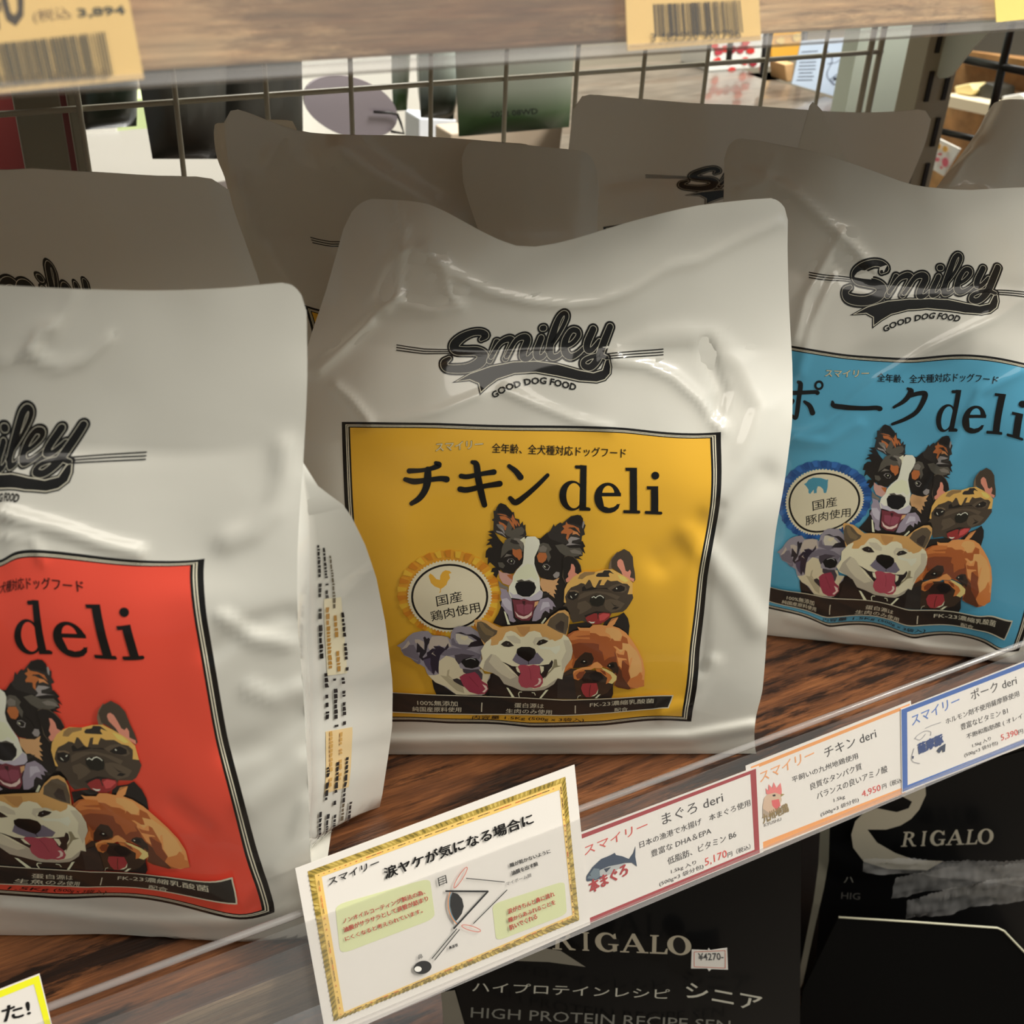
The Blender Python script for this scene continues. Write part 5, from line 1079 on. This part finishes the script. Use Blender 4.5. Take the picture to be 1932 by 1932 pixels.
# black grid behind it
r=empty('black_wire_rack',tuple(ony(1520,130,1.12)),'black wire rack behind the wire panel, in front of the sheet and the cartons','wire rack')
for a,bq in (((1446,60),(1438,140)),((1519,60),(1508,160)),((1600,70),(1588,186)),((1380,60),(1374,122))):
    b=MB(); b.tube([ony(*a,1.12),ony(*bq,1.12)],.0035); b.build('rack_wire',BW,r,smooth=True)
for x in (1531,1551,1572):
    b=MB(); b.tube([ony(x,84+6*0,1.15),ony(x+3,92,1.15),ony(x+9,90,1.15)],.003); b.build('hook',mat('chrome',(210,210,210),.15,metal=1),r,smooth=True)
# left: dark red panel, hanging pouches, bright cartons, oval disc
quad3('red_panel',mat('dark_red_board',(92,26,24),.5),[ony(x,y,1.0) for x,y in ((-120,60),(132,60),(158,420),(-120,420))],(0,.02,0),'dark red panel behind the grey post at the left edge','panel')
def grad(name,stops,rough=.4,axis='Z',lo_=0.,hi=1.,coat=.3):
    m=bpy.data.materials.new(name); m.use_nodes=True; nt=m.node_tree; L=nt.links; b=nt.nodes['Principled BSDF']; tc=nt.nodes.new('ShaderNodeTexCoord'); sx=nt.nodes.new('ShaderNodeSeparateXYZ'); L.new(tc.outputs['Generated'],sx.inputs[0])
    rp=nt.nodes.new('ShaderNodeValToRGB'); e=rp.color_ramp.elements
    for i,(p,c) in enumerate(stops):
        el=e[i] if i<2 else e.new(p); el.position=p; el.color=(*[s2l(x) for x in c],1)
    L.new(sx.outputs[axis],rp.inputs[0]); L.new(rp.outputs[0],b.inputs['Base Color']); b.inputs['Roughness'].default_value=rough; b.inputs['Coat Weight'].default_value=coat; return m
def pouch(name,pts,Y,m,label,depth=.03,group=None,text=None):
    """pillow-shaped hanging pouch through four picture corners (tl,tr,br,bl)"""
    q=[ony(x,y,Y) for x,y in pts]; n_=10; G=np.zeros((n_+1,n_+1,3))
    for i in range(n_+1):
        for j in range(n_+1):
            u,v=i/n_,j/n_; p=(q[3]*(1-u)+q[2]*u)*(1-v)+(q[0]*(1-u)+q[1]*u)*v; G[i,j]=p+np.array([0,-depth*(4*u*(1-u))**.6*(4*v*(1-v))**.5,0])
    r=empty(name,tuple(G[n_//2,0]),label,'pouch',group); s_=Sheet(G); s_.mesh('front_face',m,r)
    Gb=G.copy(); Gb[...,1]=2*Y-G[...,1]+.001; Sheet(Gb).mesh('back_face',m,r,flip=True)
    if text: flat_print(Plane(ony(*text[1][0],Y-depth-.002),(0,-1,0)),'date_print',[('text',text[0],(20,24,20),text[1],.02)],r,.0)
    return r
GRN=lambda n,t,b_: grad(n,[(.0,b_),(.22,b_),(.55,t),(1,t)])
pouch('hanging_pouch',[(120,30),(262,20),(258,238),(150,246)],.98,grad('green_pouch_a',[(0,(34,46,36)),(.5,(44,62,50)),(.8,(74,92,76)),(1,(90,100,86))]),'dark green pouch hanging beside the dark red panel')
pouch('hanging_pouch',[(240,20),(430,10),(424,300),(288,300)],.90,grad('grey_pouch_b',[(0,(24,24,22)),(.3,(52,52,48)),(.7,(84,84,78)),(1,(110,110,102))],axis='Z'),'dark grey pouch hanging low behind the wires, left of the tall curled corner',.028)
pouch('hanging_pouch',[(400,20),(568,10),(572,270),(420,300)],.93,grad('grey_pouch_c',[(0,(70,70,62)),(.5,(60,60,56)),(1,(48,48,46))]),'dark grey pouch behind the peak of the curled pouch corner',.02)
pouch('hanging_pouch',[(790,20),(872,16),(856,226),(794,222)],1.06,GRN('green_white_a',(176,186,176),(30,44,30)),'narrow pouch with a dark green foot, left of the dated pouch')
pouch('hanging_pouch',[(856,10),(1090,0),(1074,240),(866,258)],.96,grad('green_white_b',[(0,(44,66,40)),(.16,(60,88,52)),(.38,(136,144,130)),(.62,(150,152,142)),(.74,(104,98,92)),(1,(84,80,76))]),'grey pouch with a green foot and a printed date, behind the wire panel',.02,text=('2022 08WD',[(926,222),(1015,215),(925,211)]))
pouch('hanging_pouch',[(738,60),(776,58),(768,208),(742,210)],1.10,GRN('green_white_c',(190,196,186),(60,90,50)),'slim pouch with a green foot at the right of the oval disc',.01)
# oval disc with its hook
c=ony(662,205,.99); b=MB(); pts=[ony(662+88*math.cos(a)+6*math.sin(a),202+58*math.sin(a)+14*math.cos(a),.99) for a in np.linspace(0,2*math.pi,40,endpoint=False)]; b.prism(pts,(0,.004,0))
r=empty('oval_disc',tuple(c),'grey-purple oval disc hanging behind the wires, left of centre','disc'); b.build('disc_plate',mat('disc_grey',(150,142,150),.35,coat=.3),r)
b=MB(); b.tube([ony(705,211,.985),ony(738,213,.985),ony(750,216,.985),ony(756,232,.985),ony(762,252,.985),ony(738,248,.985)],.0012); b.build('wire_hook',BW,r,smooth=True)
# bright packs beyond, standing in strong light
LIT=mat('lit_white',(248,246,236),.5)
def pack(pts,Y,m,label,name='white_pack'):
    Q=[ony(x,y,Y) for x,y in pts]
    for k in (2,3): Q[k][2]=.001      # stands on the far board, foot hidden by the pouches
    r=empty(name,tuple(ony(*pts[0],Y)),label,'pack'); b=MB(); b.prism(Q,(0,.04,0)); b.build('carton',m,r,bevel=.002); return r
r=pack([(140,225),(222,215),(205,320),(150,330)],1.25,LIT,'bright cream pack behind the dark green hanging pouch'); flat_print(Plane(ony(180,280,1.249),(0,-1,0)),'print',[('poly',[(172,268),(182,264),(178,276)],(214,150,130),0),('curve',[(160,298),(185,286),(205,280)],(214,170,150),2)],r,.001)
pack([(214,190),(300,180),(300,282),(206,290)],1.30,mat('lit_green',(206,222,166),.5),'bright yellow-green pack beside the cream pack')
pack([(560,100),(800,90),(800,300),(560,310)],1.45,LIT,'large bright white carton behind the oval disc','white_carton')
pack([(790,222),(862,226),(862,290),(790,290)],1.20,mat('lit_blue',(226,232,240),.5),'white box under the narrow green-footed pouch','white_carton')
pack([(850,252),(1082,232),(1082,300),(850,310)],1.12,mat('tan_bag',(196,178,156),.6),'cream paper pack under the dated grey pouch')
pack([(1020,90),(1080,86),(1085,240),(1026,250)],1.35,mat('lit_blue',(226,232,240),.5),'pale blue-white pack at the left end of the grey-brown far board')
b=MB(); c=onz(300,318,.10); ring_=[(c[0]+.16*math.cos(a),c[1]+.10*math.sin(a),.10) for a in np.linspace(0,2*math.pi,32,endpoint=False)]; b.prism(ring_,(0,0,.012)); tag(b.build('round_tray',mat('steel_tray',(220,222,224),.2,metal=.8)),'shiny round tray catching bright light behind the grey pouches','tray')
pack([(300,285),(420,280),(420,340),(300,350)],1.15,LIT,'bright white pack low behind the grey hanging pouch')
# right: black side grid, wooden cubby shelf, card with icons
XS=.86
r=empty('black_side_grid',tuple(onx(1850,150,XS)),'black wire grid at the upper right, between the slotted post and the wooden shelf','wire grid')
for a,bq,rad in (((1910,40),(1868,230),.0035),((1786,120),(1738,372),.0035),((1800,108),(1990,146),.0035),((1755,243),(1900,276),.003)):
    b=MB(); b.tube([onx(*a,XS),onx(*bq,XS)],rad); b.build('grid_wire',BW,r,smooth=True)
XW=1.25; OAK=wood('oak',[(.3,(150,112,66)),(.5,(182,140,88)),(.7,(200,160,108)),(.85,(212,176,124))],(20,6,6),.6,.9)
def xq(pts,X=XW): return [onx(x,y,X) for x,y in pts]
r=empty('wooden_wall_shelf',tuple(onx(1850,200,XW)),'light wooden wall shelf at the upper right, seen past the black grid','shelf')
b=MB(); b.prism(xq([(1700,-20),(2100,-20),(2100,520),(1640,520)],XW+.12),(.02,0,0)); b.build('back_board',OAK,r)
b=MB(); b.prism(xq([(1775,178),(1960,216),(1960,238),(1770,198)],XW-.0),(.12,0,0)); b.build('shelf_plank',mat('cream_plank',(236,222,190),.5),r)
b=MB(); b.prism(xq([(1800,92),(1990,122),(1990,150),(1790,116)],XW+.09),(.03,0,0)); b.build('upper_rail',OAK,r)
b=MB(); b.prism(xq([(1850,40),(1990,40),(1990,112),(1835,96)],XW+.05),(.03,0,0)); tag(b.build('dark_carton',mat('dark_carton',(96,92,84),.6)),'dark grey printed carton at the top right behind the black grid','carton')
b=MB(); b.prism(xq([(1800,163),(1830,157),(1838,170),(1830,180),(1802,176)],XW+.02),(.03,0,0)); tag(b.build('cream_packet',mat('cream_packet',(240,222,160),.5),bevel=.002),'small cream packet lying on the wooden shelf at the upper right','packet')
b=MB(); b.prism(xq([(1836,172),(1860,155),(1885,165),(1884,186),(1850,186)],XW+.03),(.03,0,0)); tag(b.build('dark_packet',mat('dark_packet',(50,50,44),.5),bevel=.002),'dark packet lying beside the cream packet on the wooden shelf','packet')
b=MB(); b.prism(xq([(1890,182),(1925,176),(1945,190),(1940,204),(1890,198)],XW+.01),(.03,0,0)); tag(b.build('pale_packet',WHM,bevel=.002),'white crumpled packet at the right end of the wooden shelf','packet')
r=empty('icon_card',tuple(onx(1780,300,1.05)),'white card with orange and pink icons hanging beside the slotted post','card'); n_=np.array([-1.,0,0]); q=[onx(x,y,1.05) for x,y in ((1766,259),(1811,281),(1780,332),(1750,314))]
b=MB(); b.prism(q,(.002,0,0)); b.build('card_sheet',LIT,r)
pl=Plane(onx(1780,300,1.048),(-1,0,0)); el=lambda x,y,a,b_,c_:('poly',[(x+a*math.cos(t),y+b_*math.sin(t)) for t in np.linspace(0,6.28,14)[:-1]],c_,0)
flat_print(pl,'icon_print',[el(1770,276,5,6,(232,180,90)),el(1783,281,5,6,(232,180,90)),el(1773,291,4,2,(220,90,90)),el(1768,301,5,4,(226,120,130)),el(1783,306,6,9,(222,110,124)),el(1776,316,3,3,(226,140,140))],r,.0)
b=MB(); b.box((.42,1.32,-.012),(.62,.36,.012)); tag(b.build('back_shelf_board',WT),'far shelf board under the bright packs, hidden mostly by the white pouches','shelf')
b=MB(); b.tube([(-.1,.985,.43),(.9,.985,.43)],.004); tag(b.build('hanging_rod',GW,smooth=True),'thin metal rod above the frame from which the grey pouches hang','rod')
# ================================================================ BELOW: BLACK FOIL POUCHES
FOB=mat('black_film',(12,12,13),.5,coat=.22,crough=.2,spec=.15); SIL=mat('silver_foil',(190,184,168),.22,metal=1)
ZL=-.40+.0
def black_pouch(label,corners,P0,n_,rows_foil,rows_grey,nu=24,nv=24,bulge=.012,extra=None):
    pl=Plane(P0,n_); q=[pl.pt(c_) for c_ in corners]; G=np.zeros((nu+1,nv+1,3))
    for i in range(nu+1):
        for j in range(nv+1):
            u,v=i/nu,j/nv; G[i,j]=(q[3]*(1-u)+q[2]*u)*(1-v)+(q[0]*(1-u)+q[1]*u)*v+pl.n*bulge*math.sin(math.pi*u)*math.sin(math.pi*min(1,v*1.1+.001))
    G[...,2]=np.maximum(G[...,2],-.398)
    r=empty('foil_pouch',(float(G[nu//2,0][0]),float(G[nu//2,0][1]),-.40),label,'pouch'); s_=Sheet(G); s_.mesh('front_face',FOB,r)
    Gb=G-pl.n*(.06); Gb[:,-1]=G[:,-1]-pl.n*.001; Sheet(Gb).mesh('back_face',FOB,r,flip=True)
    for i in (0,-1):
        g=np.stack([G[i],Gb[i]],0); Sheet(g if i else g[::-1]).mesh('side_gusset',FOB,r)
    pr=Plane(P0+pl.n*(bulge+.001),n_)
    if rows_foil: flat_print(pr,'foil_lettering',rows_foil,r,.0,kind='foil')
    if rows_grey: flat_print(pr,'grey_lettering',rows_grey,r,.0001)
    if extra: flat_print(Plane(P0+pl.n*.002,n_),'silver_edge',extra,r,.0,kind='foil')
    return r,pl
nB=np.array([-.38,-.90,.05]); nB/=np.linalg.norm(nB)
PF=np.array([.30,.36,-.12])
FO=(200,192,172); GL=(190,186,172); GD=(120,118,110)
tb=K_(800,1600,.58592)
def serifs(q):
    """RIGALO in an old-style italic capital face, each letter from filled outlines in a unit box"""
    bl,br,tl=[np.array(a,float) for a in q]; out=[]
    def put(x0,w_,polys):
        for pts,fl in polys: out.append(('poly',[tuple(bl+(br-bl)*(x0+w_*x)+(tl-bl)*y) for x,y in pts],FO if fl else (22,22,24),0))
    Ibar=lambda x,w_=.16:[([(x,.02),(x+w_,.02),(x+w_+.12,.98),(x+.12,.98)],1),([(x-.12,0),(x+w_+.12,0),(x+w_+.10,.07),(x-.10,.07)],1),([(x,.93),(x+w_+.22,.93),(x+w_+.24,1),(x,1)],1)]
    circ=lambda cx,cy,rx,ry,a0=0,a1=360,n=26:[(cx+rx*math.cos(math.radians(a0+(a1-a0)*k/n)),cy+ry*math.sin(math.radians(a0+(a1-a0)*k/n))) for k in range(n+1)]
    put(.0,.17,Ibar(.16,.17)+[([(.36,.98),(.62,.98),(.82,.9),(.86,.74),(.76,.58),(.56,.5),(.36,.5),(.37,.57),(.54,.57),(.64,.65),(.67,.78),(.6,.9),(.37,.92)],1),([(.46,.52),(.66,.52),(.86,.12),(1.02,.05),(1.02,0),(.76,0)],1)])
    put(.205,.09,Ibar(.3,.3))
    put(.315,.16,[(circ(.52,.5,.5,.53),1),(circ(.58,.5,.30,.42),0),([(.6,.3),(1.1,.3),(1.1,.72),(.7,.72)],0),([(.58,.42),(1.06,.42),(1.05,.36),(.98,.34),(.96,.05),(.78,.0),(.78,.36),(.6,.37)],1),([(.86,.70),(.98,.70),(.96,1.0),(.86,.93)],1)])
    put(.49,.19,[([(.52,1.03),(.62,1.03),(.94,.05),(.74,.05),(.5,.78),(.2,.05),(.1,.05)],1),([(.3,.32),(.7,.32),(.7,.4),(.33,.4)],1),([(.0,0),(.34,0),(.34,.07),(.0,.07)],1),([(.62,0),(1.06,0),(1.06,.07),(.62,.07)],1)])
    put(.69,.135,Ibar(.2,.22)+[([(.2,0),(1.0,0),(1.06,.30),(.98,.30),(.86,.09),(.3,.09)],1)])
    put(.835,.165,[(circ(.5,.5,.52,.53),1),(circ(.5,.5,.27,.44),0)])
    return out
rowsf=serifs(tb('410,326 862,344 404,266'))+[
   ('poly',tb('300,340 380,320 440,330 520,382 400,366 290,362'),(150,146,134),0)]
rowsg=[t3(tb,'155,462 790,486 157,430',GL,'ハイプロテインレシピ',0),t3(tb,'842,480 1085,525 846,432',GL,'シニア',.02),t3(tb,'150,545 985,588 152,512',GD,'HIGH PROTEIN RECIPE SEN',0)]
rA,plA=black_pouch('black foil pouch with silver serif lettering and a price sticker, under the rail',[(836,1720),(1512,1560),(1508,2120),(842,2120)],PF,nB,rowsf,rowsg,extra=[('poly',[(832,1872),(858,1868),(876,1932),(884,2100),(850,2100)],(150,146,134),0)])
# price sticker on it
ps=Plane(PF+plA.n*.0135,nB); r=empty('price_sticker',tuple(ps.pt((1338,1810))),'small white price sticker reading 4270 on the black foil pouch','sticker'); card(ps,'sticker_paper',tb('862,328 912,330 917,322 922,330 976,322 979,392 925,390 918,397 912,388 860,388'),.0003,PAPER,r)
flat_print(ps,'sticker_print',[('line',tb('870,334 970,330'),(206,110,90),1),('line',tb('870,382 970,386'),(206,110,90),1),('line',tb('870,334 870,382'),(206,110,90),1),('line',tb('970,330 970,386'),(206,110,90),1),t3(tb,'884,362 965,360 882,338',(70,70,72),'¥4270-',.01)],r,.0001)
tr=K_(1500,1450,.24942)
PF2=np.array([.50,.40,-.13])
wv=[('poly',tr('985,110 990,200 940,310 880,380 800,430 690,462 548,462 620,560 760,640 900,690 1120,700 1000,770 700,760 520,705 440,600 425,500 455,400 520,335 620,300 770,330 860,300 885,250 800,205'),FO,0),
   ]+serifs(tr('795,592 1495,566 802,480'))
gr=[t3(tr,'368,864 440,862 372,820',(110,108,100),'ハ'),t3(tr,'348,985 490,992 352,935',(80,78,74),'HIG')]
rB,plB=black_pouch('black foil pouch with a silver swirl and serif lettering, at the lower right',[(1560,1520),(2060,1380),(2040,2100),(1520,2100)],PF2,nB,wv,gr,extra=[('poly',tr('190,470 262,440 255,700 220,900 150,1200 60,1620 30,1680 40,1500 140,1000 175,740'),(176,170,150),0)])
# dark carton side between, black tray with a light rim, clear zip packets standing in it
PT=np.array([.50,.335,-.17]); nT=np.array([-.38,-.92,.0]); nT/=np.linalg.norm(nT); pt_=Plane(PT,nT)
r=empty('black_tray',tuple(pt_.pt((1700,1900))),'matt black display box with a thin pale rim at the lower right corner','display box')
q=[pt_.pt(c_) for c_ in tr('330,1125 1530,1205 1600,1245 1900,1560 1900,2700 -150,2700 60,1680')]
b=MB(); b.prism(q,-pt_.n*.0015); b.v=[(x,y,max(z,-.398)) for x,y,z in b.v]; b.build('front_panel',mat('matt_black',(10,10,10),.75,spec=.08),r)
b=MB(); b.tube([pt_.pt(c_,.0) for c_ in tr('330,1125 900,1160 1530,1205 1580,1228 1740,1395 1900,1560')],.0007); b.build('pale_rim',mat('rim_card',(200,196,170),.5),r,smooth=True)
ZP=clear_mat('zip_plastic',(.80,.80,.80),.15,.16)
def zip_packet(outline,off,label):
    top=tr(outline[0]); bot=tr(outline[1]); n_=60; T_=np.array(top);B_=np.array(bot); G=np.zeros((n_+1,7,3)); pl=Plane(PT+nT*off,nT)
    def along(Q,u): 
        d=np.r_[0,np.cumsum(np.hypot(*np.diff(Q,axis=0).T))]; return np.array([np.interp(u*d[-1],d,Q[:,k]) for k in (0,1)])
    for i in range(n_+1):
        for j in range(7):
            u=i/n_; a=along(T_,u)+np.array([0,-2.2*(i%2)]); p=a+(along(B_,u)-a)*(1-j/6.); G[i,j]=pl.pt(p,.0022*noise.noise(Vector((i*.07,j*1.7,off*300)))+.0012*noise.noise(Vector((i*.35,j*.8,off*90))))
    o=Sheet(G).mesh('zip_packet',ZP,None); tag(o,label,'packet','clear zip packets in the display box'); return o
zip_packet(('520,690 900,690 1300,705 1740,700','510,780 560,790 900,800 1740,900'),-.030,'clear crimped zip packet, hindmost in the display box')
zip_packet(('755,830 900,790 1200,750 1500,735 1740,715','730,990 900,960 1200,900 1740,850'),-.022,'clear crimped zip packet, middle one in the display box')
zip_packet(('850,1010 1000,970 1300,880 1500,850 1740,815','840,1140 1100,1110 1400,1040 1740,1000'),-.014,'clear crimped zip packet, foremost in the display box')
# ================================================================ THE ROOM
def struct(name,c,h,m): b=MB(); b.box(c,h); tag(b.build(name,m),kind='structure')
struct('floor',(.6,1,-1.02),(3.2,3.2,.02),mat('floor_grey',(120,108,94),.4))
struct('wall_back',(.6,3.3,.6),(3.2,.03,1.6),mat('wall_cream',(196,186,166),.7))
for o in S.objects:
    if o.parent is None and 'category' in o.keys() and 'group' not in o.keys():
        g={'dog_food_pouch':'white dog food pouches standing on the shelf','price_card':'price cards in the lower rail','price_tag':'price tags in the upper rail','hanging_pouch':'grey and green pouches hanging behind the wire panel','foil_pouch':'black foil pouches below the rail','white_pack':'bright packs on the far shelf','price_rail':'clear price rails'}.get(o.name.split('.')[0])
        if g: o['group']=g
